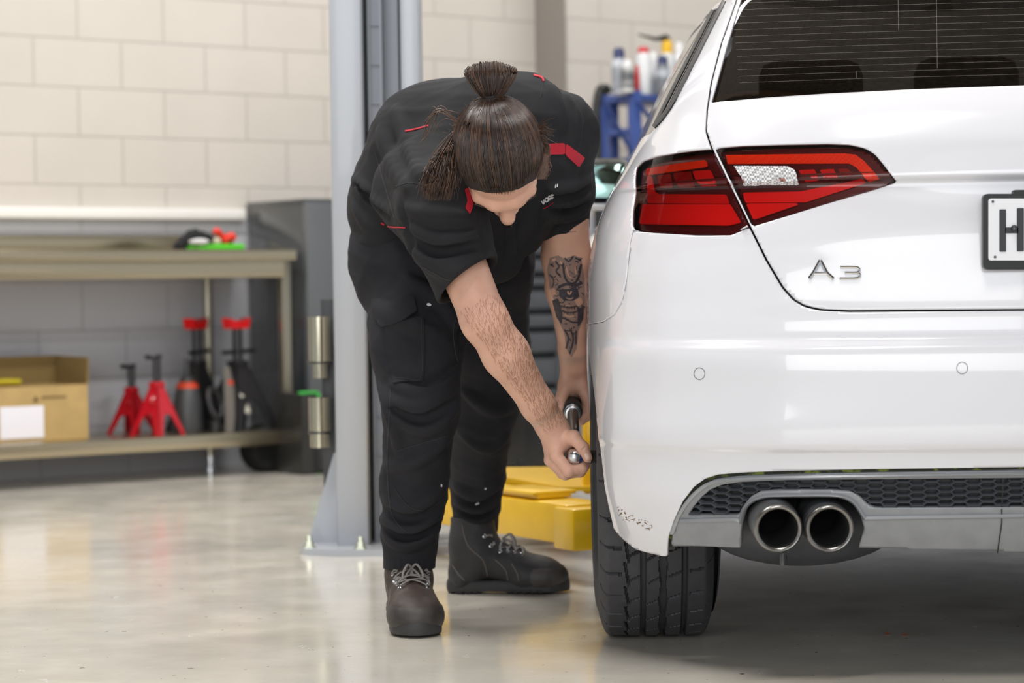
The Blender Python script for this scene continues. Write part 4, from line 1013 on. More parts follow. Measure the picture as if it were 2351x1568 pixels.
# --- two-post lift
PY = 6.86
liftg = mat('lift_grey_paint', 'a9adb4', .35, coat=.3); liftd = mat('lift_inner_grey', '7c8088', .4); yel = mat('lift_yellow', 'e8b90e', .35, coat=.3, var=.05, vscale=10)
lp = W(830, 1260, PY); x0, x1 = W(768, 900, PY)[0], W(962, 100, PY)[0]
lift = empty('car_lift', (lp[0], PY, 0), 'grey steel lift column with yellow swing arms behind the mechanic', 'car lift')
T = frame((x0, PY, 0), (1, 0, 0), z=(0, 0, 1))
wdt = x1-x0
b = MB()
Cp = [(0, 0), (.092, 0), (.098, .006), (.098, .016), (.090, .012), (.006, .012), (.006, .25), (.092, .25), (.092, .27), (0, .27)]
b.box((.046, .135, 1.5), (.092, .27, 3.0), T, bev=.012)
b.box((wdt-.03, .17, 1.5), (.055, .20, 3.0), T, bev=.012)
b.box((wdt/2, .265, 1.5), (wdt, .012, 3.0), T)
b.build('column', liftg, lift, 40, 'light grey upright')
b = MB(); b.box((.098+.028, .10, 1.5), (.030, .02, 3.0), T)
for k in range(26): b.box((.126, .088, .16+k*.112), (.026, .008, .006), T)
b.box((.108, .088, 1.5), (.007, .012, 3.0), T); b.box((.142, .088, 1.5), (.008, .012, 3.0), T); b.box((.168, .14, 1.5), (.045, .02, 3.0), T)
b.build('guide_rail', liftd, lift, 30, 'darker slotted inner rail')
b = MB(); b.box((.13, .20, 1.5), (.13, .02, 3.0), T); b.build('inner_panel', blackp, lift, 30)
z0p = 0; bp = [W(690, 1262, PY-.02)[:2], W(700, 1275, PY-.07)[:2], W(775, 1280, PY-.12)[:2], W(990, 1280, PY-.12)[:2], W(1042, 1272, PY-.06)[:2], (x1+.10, PY+.33), (x0-.10, PY+.33)]
b = MB(); b.prism([tuple(p) for p in bp], .018); b.build('base_plate', liftg, lift, 30)
b = MB(); b.add([(0, .10, .018), (-.085, .10, .018), (-.085, .10, .04), (-.012, .10, .275), (0, .10, .28), (0, .112, .018), (-.085, .112, .018), (-.085, .112, .04), (-.012, .112, .275), (0, .112, .28)], [(0, 1, 2, 3, 4), (5, 9, 8, 7, 6), (1, 6, 7, 2), (2, 7, 8, 3), (3, 8, 9, 4), (0, 5, 6, 1)], T); b.build('gusset', liftg, lift, False)
zn = mat('zinc_bolt', 'c3c6b4', .3, metal=.8)
for px_, py_, yy in ((710, 1247, PY-.03), (828, 1262, PY-.085)):
    q = W(px_, py_, yy); b = MB(); b.lathe([(0, .018), (.02, .018), (.02, .022), (.013, .022), (.013, .036), (.008, .036), (.008, .052), (0, .054)], Matrix.Translation(Vector((q[0], yy, 0))), 6); b.build('anchor_bolt', zn, lift, 20)
b = MB(); b.box((-.022, .12, .42), (.044, .02, .60), T, bev=.003); b.build('adapter_bracket', mat('bracket_dark', '3a3b3e', .45), lift, 30)
# carriage behind the mechanic's leg and arms
b = MB(); b.box((.165, .06, .43), (.022, .05, .46), T, bev=.004); b.box((.205, .10, .40), (.08, .02, .50), T, bev=.004); b.build('carriage', liftg, lift, 30)
b = MB(); b.box((.20, .05, .31), (.11, .08, .035), T, bev=.006); b.build('carriage_lug', yel, lift, 30)
b = MB(); b.box((.21, .05, .155), (.11, .08, .04), T, bev=.006); b.build('carriage_lug', yel, lift, 30)
def armbox(mb, P0, P1, w0, h, z, lift_=0):
    P0 = np.array(P0, float); P1 = np.array(P1, float); d = P1-P0; L_ = np.linalg.norm(d); T = frame((P0+P1)/2+np.array([0, 0, z]), tuple(d), z=(0, 0, 1)); mb.box((0, 0, 0), (L_, w0, h), T, bev=.008); return T
A0 = np.array([x0+.22, PY-.02, 0]); A1 = np.array([W(1372, 1200, 5.95)[0]-.02, 6.02, 0])
b = MB(); T1 = armbox(b, A0, A1, .13, .100, .152); am = b.build('swing_arm', yel, lift, 40, 'yellow swing arm nearest the car wheel')
b = MB(); Tm = np.array(T1.to_3x3()); o1 = np.array(T1.translation)
b.box((.0, .0, .058), (.62, .10, .012), T1, bev=.003); b.box((.20, 0, .066), (.22, .13, .010), T1, bev=.003); b.build('arm_cover', yel, am, 40)
b = MB(); q = W(1303, 1224, 6.02); b.lathe([(0, 0), (.011, 0), (.011, .006), (.006, .008), (0, .008)], frame(q+np.array([0, -.02, 0]), (1, 0, 0), z=(0, -1, 0)), 6); b.build('arm_bolt', zn, am, 20)
b = MB(); e0 = A1+np.array([.0, -.005, .143]); b.box((.0, .0, .0), (.10, .15, .105), frame(e0, tuple(A1-A0), z=(0, 0, 1)), bev=.008); b.build('arm_socket', yel, am, 30)
B0_ = np.array([x0+.25, PY+.15, 0]); B1 = np.array([W(1325, 1100, 7.2)[0], 7.2, 0])
b = MB(); armbox(b, B0_, B1, .14, .05, .175); am2 = b.build('swing_arm', yel, lift, 40, 'yellow swing arm further back')
b = MB(); V = [W(1150, 1075, 7.0), W(1275, 1085, 7.0), W(1370, 1110, 6.9), W(1370, 1165, 6.5), W(1290, 1150, 6.5), W(1150, 1110, 6.9)]
zc = .205; V = [np.array([v[0], v[1], zc+(.02 if i < 3 else 0)]) for i, v in enumerate(V)]; n_ = 6; b.add(V+[v-np.array([0, 0, .012]) for v in V], [tuple(range(6)), tuple(range(6, 12))[::-1]]+[(i, (i+1) % 6, 6+(i+1) % 6, 6+i) for i in range(6)]); b.build('gusset_plate', yel, am2, 30)
b = MB(); q = W(1356, 1000, 6.6); b.box((0, 0, 0), (.05, .10, .16), Matrix.Translation(Vector((q[0], 6.6, .26))), bev=.01); b.box((0, 0, 0), (.055, .12, .085), Matrix.Translation(Vector((q[0]+.005, 6.6, .355))), bev=.008); b.build('lift_pad', yel, am2, 30, 'yellow raised lift pad')
# chrome height adapters on the left of the column
silv = mat('adapter_steel', 'b9b29c', .12, metal=1)
for i, (yt, ym, yb, lab) in enumerate(((727, 833, 868, 'upper of two polished steel lift adapters hanging on the column'), (912, 993, 1027, 'lower of two polished steel lift adapters hanging on the column'))):
    q = W(733, yt, PY+.06); zt_ = q[2]; zm = W(733, ym, PY+.06)[2]; zb = W(733, yb, PY+.06)[2]; r = .0345 if i == 0 else .032; r2 = .0215 if i == 0 else .029
    b = MB(); b.lathe([(0, zb), (r2, zb), (r2, zm-.004), (r*.8, zm-.004), (r*.8, zm), (r, zm), (r, zt_), (r-.004, zt_), (r-.004, zt_-.03), (0, zt_-.03)], Matrix.Translation(Vector((q[0], q[1], 0))), 40)
    o = tag(b.build('lift_adapter', silv, None, 40), lab, 'lift adapter', 'lift adapters on the column')
    b = MB(); b.lathe([(r+.001, zm-.002), (r+.003, zm), (r+.001, zm+.004)], Matrix.Translation(Vector((q[0], q[1], 0))), 40); b.F = [f for f in b.F if len(f) == 4]; b.build('groove_ring', blackp, o, 40)
# bits on the floor by the tyre
leafm = mat('dry_leaf', '8a5230', .7)
for x, y, lab in ((2037, 1457, 'pale curled dry leaf on the floor behind the exhaust'), (2077, 1459, 'brown dry leaf on the floor nearest the white scratch')):
    q = G(x, y); b = MB(); b.add([q+np.array(v) for v in ((-.008, 0, .001), (0, -.006, .004), (.009, 0, .002), (0, .006, .005), (0, 0, .0005))], [(0, 1, 4), (1, 2, 4), (2, 3, 4), (3, 0, 4)]); tag(b.build('dry_leaf', leafm, None, False), lab, 'leaf')
# ================================================================== the mechanic
skin = mat('skin', 'd2a48e', .48, sss=.25, var=.07, vscale=22, bump=.0005, bscale=420)
shirtm = mat('black_polo_fabric', '222225', .85, var=.08, vscale=5, bump=.0004, bscale=900, spec=.3)
pantm = mat('black_work_trousers', '26262a', .9, var=.12, vscale=9, bump=.0006, bscale=700, spec=.25)
redm = mat('red_fabric', 'b3122a', .7); threadm = mat('seam_thread', '323236', .9); hairk = mat('hair_brown', '30231e', .32, var=.45, vscale=90, stretch=(1, .2, 1), spec=.6)
hair2 = mat('hair_brown_light', '583d2b', .36, var=.35, vscale=60, spec=.6)
w = W
def k3(*a): return [w(x, y, z) for x, y, z in a]
# --- head frame
HK_ = 1.09
Hc = w(1145, 356, 4.90)
hF = np.array([.13, .04, -.99]); hF /= np.linalg.norm(hF); hU = np.array([0, -1, .04]); hU -= hF*(hU@hF); hU /= np.linalg.norm(hU); hS = np.cross(hU, hF)
if hS[0] < 0: hS = -hS
HAX = np.array([hF, hS, hU])
def hd(f, s, u): return Hc+(hF*f+hS*s+hU*u)*HK_
def head_sdf(v0, k=.012):
    class v:
        ell = staticmethod(lambda c, r, ax=None, k=.02, sub=False: v0.ell(c, np.array(r)*HK_, ax, k, sub))
        cone = staticmethod(lambda a, b, ra, rb, k=.02, sub=False: v0.cone(a, b, ra*HK_, rb*HK_, k, sub))
    v.ell(hd(-.008, 0, .010), (.095, .077, .095), HAX, k); v.ell(hd(.028, 0, -.05), (.062, .062, .082), HAX, .02)
    v.cone(hd(.03, 0, -.09), hd(.075, 0, -.105), .045, .022, .02)
    v.cone(hd(.072, -.046, -.002), hd(.086, -.018, .002), .014, .014, .02); v.cone(hd(.086, -.018, .002), hd(.086, .018, .002), .014, .014, .02); v.cone(hd(.086, .018, .002), hd(.072, .046, -.002), .014, .014, .02)
    v.cone(hd(.088, 0, -.006), hd(.112, 0, -.036), .013, .0150, .014); v.cone(hd(.118, 0, -.040), hd(.119, 0, -.042), .0135, .0135, .006)
    for s in (-1, 1):
        v.cone(hd(.103, s*.014, -.046), hd(.100, s*.015, -.050), .0095, .009, .006)
        v.ell(hd(.086, s*.032, -.026), (.014, .019, .012), HAX, .004, sub=True); v.ell(hd(.073, s*.032, -.026), (.013, .016, .011), HAX, .003)
        v.cone(hd(.07, s*.045, -.045), hd(.05, s*.052, -.075), .014, .014, .02)
        v.ell(hd(-.012, s*.079, -.028), (.019, .009, .031), HAX, .008); v.ell(hd(-.010, s*.087, -.026), (.010, .006, .020), HAX, .004, sub=True)
        v.cone(hd(.093, s*.002, -.079), hd(.082, s*.024, -.081), .0065, .004, .006); v.cone(hd(.091, s*.002, -.090), hd(.081, s*.022, -.087), .0065, .004, .006)
    v.cone(hd(-.03, 0, -.06), hd(-.045, 0, -.17), .056, .060, .03)
# --- arm lines
RS, RE, RW = w(1005, 470, 5.02), w(1112, 735, 4.95), w(1266, 978, 5.05)
LS, LE, LW = w(1292, 300, 5.27), w(1300, 590, 5.38), w(1318, 842, 5.49)
def arms_sdf(v, k=.02):
    v.cone(RS, RE, .055, .0465, k); m = RE*.68+RW*.32; v.cone(RE, m, .0465, .0465, k); v.cone(m, RE*.2+RW*.8, .0465, .034, k); v.cone(RE*.2+RW*.8, RW, .034, .0295, k, sq=((.3, 1, .2), .92))
    v.cone(LS, LE, .056, .052, k); m = LE*.72+LW*.28; v.cone(LE, m, .0525, .049, k); v.cone(m, LE*.15+LW*.85, .049, .030, k); v.cone(LE*.15+LW*.85, LW, .030, .027, k)
R_HAND = dict(I=[(1277, 1046, 5.030, .0130), (1306, 1081, 5.020, .0122), (1337, 1075, 5.025, .0110), (1348, 1064, 5.040, .0092)],
              M=[(1266, 1056, 5.052, .0135), (1298, 1088, 5.046, .0120), (1332, 1083, 5.050, .0108), (1344, 1072, 5.064, .0090)],
              G=[(1263, 1056, 5.076, .0128), (1291, 1086, 5.070, .0115), (1324, 1084, 5.074, .0102), (1336, 1073, 5.086, .0086)],
              P=[(1266, 1050, 5.098, .0115), (1289, 1076, 5.094, .0100), (1314, 1078, 5.096, .0090), (1324, 1068, 5.106, .0078)],
              T=[(1285, 1003, 5.045, .0180), (1317, 1005, 5.028, .0150), (1338, 1027, 5.016, .0122), (1349, 1051, 5.012, .0100)])
def rhand_sdf(v):
    b_ = 0.020; m = RE*.68+RW*.32; v.cone(m, RE*.2+RW*.8, .0465, .034, b_)
    v.cone(RE*.2+RW*.8, RW, .034, .0295, b_, sq=((.3, 1, .2), .92)); wc = w(1279, 996, 5.055)
    v.cone(RW, wc, .0295, .030, .02); v.ell(w(1280, 1016, 5.068), (.028, .036, .030), None, .02)
    for kf, f in R_HAND.items():
        P = [w(*q[:3]) for q in f]; r = [q[3] for q in f]
        if kf != 'T': v.cone(wc, P[0], .020, r[0], .014)
        for i in range(3): v.cone(P[i], P[i+1], r[i], r[i+1], .0035)
        for i in (1, 2): v.ell(P[i], (r[i]*1.07,)*3, None, .003)
    v.cone(w(1290, 1010, 5.05), w(1312, 1014, 5.045), .018, .012, .012)
    # creases on the thumb and index
    for a, c in ((w(1329, 1012, 5.000), w(1322, 1022, 5.000)), (w(1345, 1026, 5.003), w(1336, 1033, 5.003))): v.cone(a, c, .0014, .0014, .002, sub=True)
L_HAND = dict(T=[(1299, 886, 5.500, .0165), (1286, 922, 5.485, .0135), (1288, 950, 5.470, .0118), (1297, 966, 5.465, .0098)],
              I=[(1336, 888, 5.490, .0150), (1350, 922, 5.480, .0128), (1347, 950, 5.475, .0112), (1336, 967, 5.480, .0095)],
              M=[(1336, 892, 5.518, .0150), (1352, 930, 5.510, .0126), (1344, 958, 5.510, .0110), (1328, 970, 5.512, .0094)],
              G=[(1334, 892, 5.545, .0140), (1350, 930, 5.538, .0118), (1340, 958, 5.540, .0102), (1324, 968, 5.54, .009)],
              P=[(1328, 890, 5.57, .0125), (1344, 922, 5.562, .0102), (1334, 950, 5.565, .0092), (1320, 960, 5.565, .008)])
def lhand_sdf(v):
    m = LE*.72+LW*.28; v.cone(m, LE*.15+LW*.85, .049, .030, .02); v.cone(LE*.15+LW*.85, LW, .030, .027, .02); wc = w(1318, 862, 5.505)
    v.cone(LW, wc, .027, .030, .02); v.ell(w(1316, 890, 5.525), (.032, .040, .030), None, .02)
    for kf, f in L_HAND.items():
        P = [w(*q[:3]) for q in f]; r = [q[3] for q in f]
        v.cone(wc, P[0], .020, r[0], .016)
        for i in range(3): v.cone(P[i], P[i+1], r[i], r[i+1], .005)
def bounds(*P, m=.06):
    A = np.array(P); return A.min(0)-m, A.max(0)+m
chunks = []
lo, hi = bounds(RS, RE, RW, LS, LE, LW, Hc, w(1100, 620, 5.4), m=.10); lo[2] = min(RW[2], LW[2])-.03
v = Vol(lo, hi, .0034); arms_sdf(v)
# torso core under the shirt
v.cone(w(960, 520, 5.42), w(1020, 380, 5.36), .11, .12, .04); v.cone(w(1020, 380, 5.36), w(1150, 360, 5.26), .12, .12, .04); v.cone(w(1060, 420, 5.12), LS, .07, .06, .04); v.cone(RS, w(1100, 400, 5.2), .06, .08, .04)
head_sdf(v); armtip = [(RW, RW-RE), (LW, LW-LE)]
for p, n in armtip:
    X, Y, Z = v.coords(); n = n/np.linalg.norm(n); d = (X-p[0])*n[0]+(Y-p[1])*n[1]+(Z-p[2])*n[2]; r = np.sqrt((X-p[0])**2+(Y-p[1])**2+(Z-p[2])**2)
    v.A = np.where(r < .12, np.maximum(v.A, d+.004), v.A).astype(np.float32)
X, Y, Z = v.coords(); dh = np.sqrt((X-Hc[0])**2+(Y-Hc[1])**2+(Z-Hc[2])**2); v.A = np.maximum(v.A, .150-dh).astype(np.float32)
del X, Y, Z, dh
chunks.append(v.mesh(2))
lo, hi = bounds(Hc, m=.165); v = Vol(lo, hi, .0019); head_sdf(v); v.A = np.maximum(v.A, np.sqrt(sum((c-h_)**2 for c, h_ in zip(v.coords(), Hc)))-.158).astype(np.float32); chunks.append(v.mesh(2)); HEADM = chunks[-1]
lo, hi = bounds(RW+(RE-RW)*.15, *[w(*q[:3]) for f in R_HAND.values() for q in f], m=.03); v = Vol(lo, hi, .0013); rhand_sdf(v); n = (RE-RW)/np.linalg.norm(RE-RW); v.cut(RW+n*.038, n); chunks.append(v.mesh(2)); RHM = chunks[-1]
lo, hi = bounds(LW+(LE-LW)*.15, *[w(*q[:3]) for f in L_HAND.values() for q in f], m=.03); v = Vol(lo, hi, .0015); lhand_sdf(v); n = (LE-LW)/np.linalg.norm(LE-LW); v.cut(LW+n*.038, n); chunks.append(v.mesh(2))
del v
V = np.concatenate([c[0] for c in chunks]); F = []; o_ = 0
for c in chunks: F += (c[1]+o_).tolist(); o_ += len(c[0])
person = add_mesh('person', V, F, skin, None, True)
tag(person, 'mechanic in black polo shirt and work trousers bending over to turn a wheel nut', 'person')
BODYB = bvh_of(V, F)
for nm_, i_ in (('fingernail', 0),):
    nb = bvh_of(*RHM); b = patch(nb, [(1343, 1042), (1350, 1041), (1353, 1047), (1353, 1054), (1346, 1055), (1342, 1048)], .0005, 1.0, .0008); b.build(nm_, mat('nail', 'd9b5a2', .3), person, 40, 'thumb nail')
# --- polo shirt
def wrinkle(v, amp, seeds, axis_w=(1, 1, 1)):
    X, Y, Z = v.coords(); m = np.abs(v.A) < .03; x, y, z = X[m], Y[m], Z[m]; r = np.random.default_rng(seeds); d = np.zeros_like(x)
    for i in range(7):
        kx = r.normal(size=3); kx /= np.linalg.norm(kx); kx = kx*np.array(axis_w)*r.uniform(18, 60); ph = r.uniform(0, 6)
        wp = 1.6*np.sin(x*r.uniform(6, 16)+y*r.uniform(6, 14)+z*r.uniform(6, 14)+ph)
        s_ = np.sin(x*kx[0]+y*kx[1]+z*kx[2]+wp+ph); d += (1-np.abs(s_))**2*.9-.35+.35*s_
    v.A[m] += (-amp*d/3).astype(np.float32)
def folds(v, bv, lst, sub=False):
    for pts, r in lst:
        P = resample(catmull(pts, 5), 12); Q = []
        for x, y in P:
            p, n = hit(bv, x, y, 0); Q.append(None if p is None else p-n*(r*.35 if not sub else -r*.25))
        m = len(Q)
        for i in range(m-1):
            if Q[i] is None or Q[i+1] is None or np.linalg.norm(Q[i]-Q[i+1]) > .05: continue
            ra, rb = [r*max(.35, math.sin(PI*(j+.5)/m)) for j in (i, i+1)]
            v.cone(Q[i], Q[i+1], ra, rb, .020 if not sub else .014, sub)
def shirt_vol():
    lo, hi = bounds(w(790, 620, 5.3), w(1380, 140, 5.3), w(1000, 690, 4.9), w(1300, 560, 5.55), m=.02); lo[1] = 4.86; hi[1] = 5.66
    v = Vol(lo, hi, .0044)
    A, B_, T_ = w(962, 470, 5.42), w(1012, 358, 5.37), w(1146, 340, 5.24)
    v.cone(A, B_, .150, .158, .05); v.cone(B_, T_, .158, .168, .05); v.cone(w(945, 545, 5.42), A, .128, .145, .05); v.cone(w(1095, 545, 5.42), w(1150, 400, 5.28), .118, .15, .05)
    v.cone(w(1250, 330, 5.25), w(1130, 560, 5.30), .09, .09, .05); v.cone(A, w(1090, 520, 5.42), .145, .12, .04)
    v.cone(w(1020, 420, 5.16), RS, .115, .086, .04); ru = (RE-RS); v.cone(RS, RS+ru*.66, .084, .078, .03); v.cone(w(960, 440, 5.2), RS+ru*.25, .10, .080, .04)
    v.cone(LS, LS+(LE-LS)*.45, .072, .064, .04); v.cone(LS+(LE-LS)*.45, LS+(LE-LS)*.86, .066, .050, .02); v.cone(w(1225, 300, 5.24), LS, .118, .072, .04)
    return v, ru
v, ru = shirt_vol(); V, F = v.mesh(1); bv = bvh_of(V, F); wrinkle(v, .0045, 5, (1, 1, 1))
folds(v, bv, [([(800, 400), (850, 455), (905, 500)], .013), ([(812, 470), (850, 520), (900, 545)], .010), ([(815, 560), (860, 555), (905, 560)], .010), ([(925, 560), (1000, 600), (1090, 585)], .012), ([(940, 520), (1010, 555), (1100, 540)], .012), ([(935, 480), (1010, 500), (1075, 500)], .010),
               ([(1262, 440), (1310, 432), (1355, 410)], .009), ([(1258, 470), (1305, 466), (1352, 450)], .009), ([(1255, 498), (1300, 498), (1346, 484)], .008), ([(1262, 190), (1285, 250), (1290, 300)], .009), ([(1300, 215), (1322, 270), (1325, 320)], .008), ([(870, 300), (900, 380), (930, 430)], .012), ([(905, 250), (935, 330), (960, 400)], .010), ([(1215, 505), (1180, 560), (1170, 600)], .009),
               ([(960, 600), (1030, 625), (1110, 610)], .009)])
folds(v, bv, [([(822, 425), (870, 480), (925, 525)], .008), ([(935, 540), (1005, 578), (1095, 563)], .008), ([(905, 430), (925, 500), (950, 580)], .007), ([(1260, 455), (1308, 450), (1354, 432)], .006), ([(1256, 484), (1303, 482), (1350, 468)], .006), ([(1110, 500), (1112, 550), (1118, 600)], .006), ([(1280, 180), (1303, 240), (1308, 300)], .007), ([(1240, 420), (1252, 470), (1240, 530)], .008)], True)
# sleeve ends: flat hems, hollow inside
for S_, E_, fr_, r_in, nrm in ((RS, RE, .66, .070, None), (LS, LE, .84, .046, None)):
    p = S_+(E_-S_)*fr_; n = (E_-S_)/np.linalg.norm(E_-S_)
    if S_ is RS: n = n+np.array([.25, .0, .10]); n /= np.linalg.norm(n)
    X, Y, Z = v.coords(); d = (X-p[0])*n[0]+(Y-p[1])*n[1]+(Z-p[2])*n[2]; r = np.sqrt((X-p[0])**2+(Y-p[1])**2+(Z-p[2])**2)
    v.A = np.where((r < .15) & (d > -.002), np.maximum(v.A, d), v.A).astype(np.float32); v.cone(p+n*.03, p-n*.035, r_in+.002, r_in-.010, .006, True)
del X, Y, Z, d, r
# neck opening
v.cone(hd(-.04, 0, -.10), hd(-.045, 0, -.16), .070, .064, .01, True)
V, F = v.mesh(2); del v
shirt = add_mesh('polo_shirt', V, F, shirtm, person, True, 'black short sleeved polo shirt with red trim'); SB_ = bvh_of(V, F)
def deco(name, items, m, off=.0012, parent=None, thick=.0012, label=None, bv=None, step=4):
    b = MB()
    for it in items:
        if it[0] == 's': stroke(b, bv or SB_, catmull(it[1], 5), it[2], off, thick, step)
        else: patch(bv or SB_, it[1], off, step, thick, b)
    if b.V: return b.build(name, m, parent or shirt, 40, label)
deco('shoulder_stripe', [('p', [(1257, 330), (1296, 328), (1296, 354), (1258, 355)])], redm, .002, label='red shoulder stripe')
deco('shoulder_stripe', [('p', [(1298, 329), (1342, 362), (1328, 384), (1297, 355)])], redm, .002, label='red shoulder stripe')
deco('shoulder_stripe', [('p', [(1066, 434), (1076, 432), (1088, 446), (1084, 478), (1078, 492), (1068, 478), (1073, 460)])], redm, .002, label='red stripe beside the collar')
deco('piping', [('s', [(930, 302), (955, 297), (985, 289)], 3)], redm, .002, label='thin red piping'); deco('piping', [('s', [(876, 512), (895, 520), (932, 523)], 3.2)], redm, .002, label='thin red piping'); deco('piping', [('s', [(1225, 173), (1243, 178), (1248, 188)], 4)], redm, .002, label='thin red piping')
deco('seam', [('s', [(908, 428), (950, 420), (1000, 440)], 1.3)], threadm, .001); deco('seam', [('s', [(1247, 190), (1240, 225)], 1.3)], threadm, .001); deco('seam', [('s', [(970, 612), (1040, 645), (1128, 628)], 1.2)], threadm, .001); deco('seam', [('s', [(1252, 505), (1300, 532), (1346, 526)], 1.2)], threadm, .001)
deco('seam', [('s', [(862, 350), (885, 430), (905, 500)], 1.2)], threadm, .001)
deco('placket', [('p', [(1158, 478), (1185, 476), (1186, 590), (1162, 592)])], shirtm, .003, thick=.002)
q, n_ = hit(SB_, 1171, 515, .005)
if q is not None:
    b = MB(); b.lathe([(0, .0), (.0055, 0), (.006, .0015), (.005, .0025), (.002, .0018), (0, .0018)], along(q-n_*.002, q+n_*.01), 18); b.build('button', mat('button_black', '0c0c0d', .25), shirt, 35, 'black button')
wt = mat('white_print', 'dcdcde', .6); LT = []
# chest lettering VOR running up the slope
bx0, by0 = 1244, 469; ux, uy = .86, -.5; vx, vy = -.35, -.94
def lt(seq): return [(bx0+ux*a+vx*b_, by0+uy*a+vy*b_) for a, b_ in seq]
deco('chest_lettering', [('s', lt([(0, 9), (4, 0), (8, 9)]), 2.2), ('s', lt([(11, 1), (11, 8), (17, 8), (17, 1), (11, 1)]), 2.0), ('s', lt([(20, 0), (20, 9), (26, 8), (25, 4), (20, 4), (27, 0)]), 2.0), ('s', lt([(29, 0), (29, 9), (33, 6)]), 2.0)], wt, .0025, step=2, label='white lettering on the chest')
deco('chest_mark', [('s', [(1246, 478), (1262, 471), (1270, 465)], 1.2)], redm, .0025, step=3); deco('chest_lettering', [('s', [(1274, 432), (1275, 424)], 2), ('s', [(1278, 430), (1279, 423)], 2)], wt, .0025, step=2)
collar = mat('collar_black', '222225', .85)
b = MB(); P = []
for a in np.linspace(-2.4, 2.4, 26):
    P.append(hd(-.045, 0, -.135)-hF*math.cos(a)*.072+hS*math.sin(a)*.074-hU*.012*math.cos(a))
b.tube(P, .016, 8, flat=.5); b.build('collar', collar, shirt, 40)
# --- trousers
HR, KR, AR = w(948, 620, 5.40), w(966, 930, 5.22), w(942, 1240, 5.335)
HL, KL, AL = w(1112, 620, 5.50), w(1108, 930, 5.68), w(1092, 1190, 5.93)
lo, hi = bounds(w(800, 500, 5.3), w(1225, 560, 5.4), AR, AL, m=.03); lo[1] = 5.05; hi[1] = 6.06; lo[2] = min(w(940, 1310, 5.33)[2], .20)
def trousers():
    v = Vol(lo, hi, .0046)
    v.cone(w(952, 560, 5.42), w(1085, 560, 5.44), .140, .130, .05); v.cone(w(950, 610, 5.41), w(1090, 610, 5.46), .132, .122, .05)
    v.cone(HR, w(957, 780, 5.28), .118, .102, .05); v.cone(w(957, 780, 5.28), KR, .102, .082, .03); v.cone(KR, w(952, 1110, 5.29), .082, .075, .03); v.cone(w(952, 1110, 5.29), AR, .075, .066, .02)
    v.cone(HL, w(1116, 780, 5.58), .108, .098, .05); v.cone(w(1116, 780, 5.58), KL, .098, .084, .03); v.cone(KL, w(1094, 1100, 5.86), .084, .068, .03); v.cone(w(1094, 1100, 5.86), AL, .068, .058, .02)
    return v
v = trousers(); V, F = v.mesh(1); bv = bvh_of(V, F); wrinkle(v, .0055, 11, (1, 1, 1.3))
folds(v, bv, [([(872, 1225), (930, 1245), (1008, 1215)], .016), ([(874, 1192), (940, 1215), (1016, 1180)], .014), ([(885, 1150), (950, 1165), (1022, 1120)], .010), ([(880, 1075), (950, 1060), (1030, 1010)], .009), ([(895, 915), (960, 940), (1050, 890)], .011), ([(905, 960), (980, 985), (1046, 945)], .011), ([(900, 880), (980, 900), (1056, 850)], .009),
               ([(868, 880), (900, 960), (915, 1040)], .009), ([(1045, 1120), (1095, 1140), (1158, 1100)], .012), ([(1042, 1152), (1100, 1168), (1156, 1135)], .012), ([(1045, 1182), (1100, 1192), (1146, 1172)], .011), ([(1060, 1000), (1120, 1030), (1165, 1000)], .010), ([(1065, 900), (1130, 940), (1188, 930)], .010), ([(940, 640), (1010, 690), (1060, 760)], .012), ([(1120, 620), (1110, 700), (1090, 780)], .010), ([(860, 700), (930, 740), (1000, 760)], .008)])
folds(v, bv, [([(873, 1208), (935, 1230), (1012, 1198)], .008), ([(880, 1172), (945, 1190), (1020, 1150)], .007), ([(898, 938), (970, 962), (1048, 918)], .008), ([(1044, 1137), (1098, 1154), (1157, 1118)], .007), ([(1043, 1168), (1100, 1180), (1150, 1155)], .006), ([(1075, 650), (1062, 720), (1058, 800)], .012), ([(900, 860), (985, 880), (1056, 830)], .006)], True)
# gathered ankle cuffs
for top_, bot, r, ns in ((w(941, 1252, 5.335), w(940, 1312, 5.335), .053, 26), (w(1093, 1185, 5.93), w(1094, 1226, 5.93), .048, 24)):
    v.cone(top_, bot, r, r*.98, .012)
    for i in range(ns):
        a = 2*PI*i/ns; d_ = np.array([math.cos(a), math.sin(a), 0])*(r+.001); v.cone(top_+d_, bot+d_, .0052, .0052, .004)
    v.cone(bot-np.array([0, 0, .012]), bot+np.array([0, 0, .03]), r-.008, r-.014, .003, True)
X, Y, Z = v.coords(); z1 = w(940, 1306, 5.335)[2]; z2 = w(1094, 1224, 5.93)[2]
v.A = np.where(Y < 5.62, np.maximum(v.A, z1-Z), np.maximum(v.A, z2-Z)).astype(np.float32); zw = w(1000, 505, 5.42)[2]; v.A = np.maximum(v.A, Z-zw).astype(np.float32); del X, Y, Z
V, F = v.mesh(2); del v
tro = add_mesh('work_trousers', V, F, pantm, person, True, 'black cargo work trousers gathered at the ankles'); TBV = bvh_of(V, F)
def dt(name, items, m=pantm, off=.0012, thick=.0012, label=None, parent=None): return deco(name, items, m, off, parent or tro, thick, label, TBV)
pk = dt('cargo_pocket', [('p', [(884, 745), (972, 728), (975, 800), (971, 876), (903, 880), (890, 820)])], off=.004, thick=.004, label='cargo pocket on the thigh')
dt('pocket_flap', [('p', [(858, 692), (905, 684), (951, 684), (957, 720), (930, 735), (880, 752), (866, 730)])], off=.008, thick=.004, parent=pk)
for P in ([(905, 872), (935, 870), (966, 868), (968, 800), (966, 735)], ): dt('pocket_stitching', [('s', P, 1.2)], threadm, .005, parent=pk)
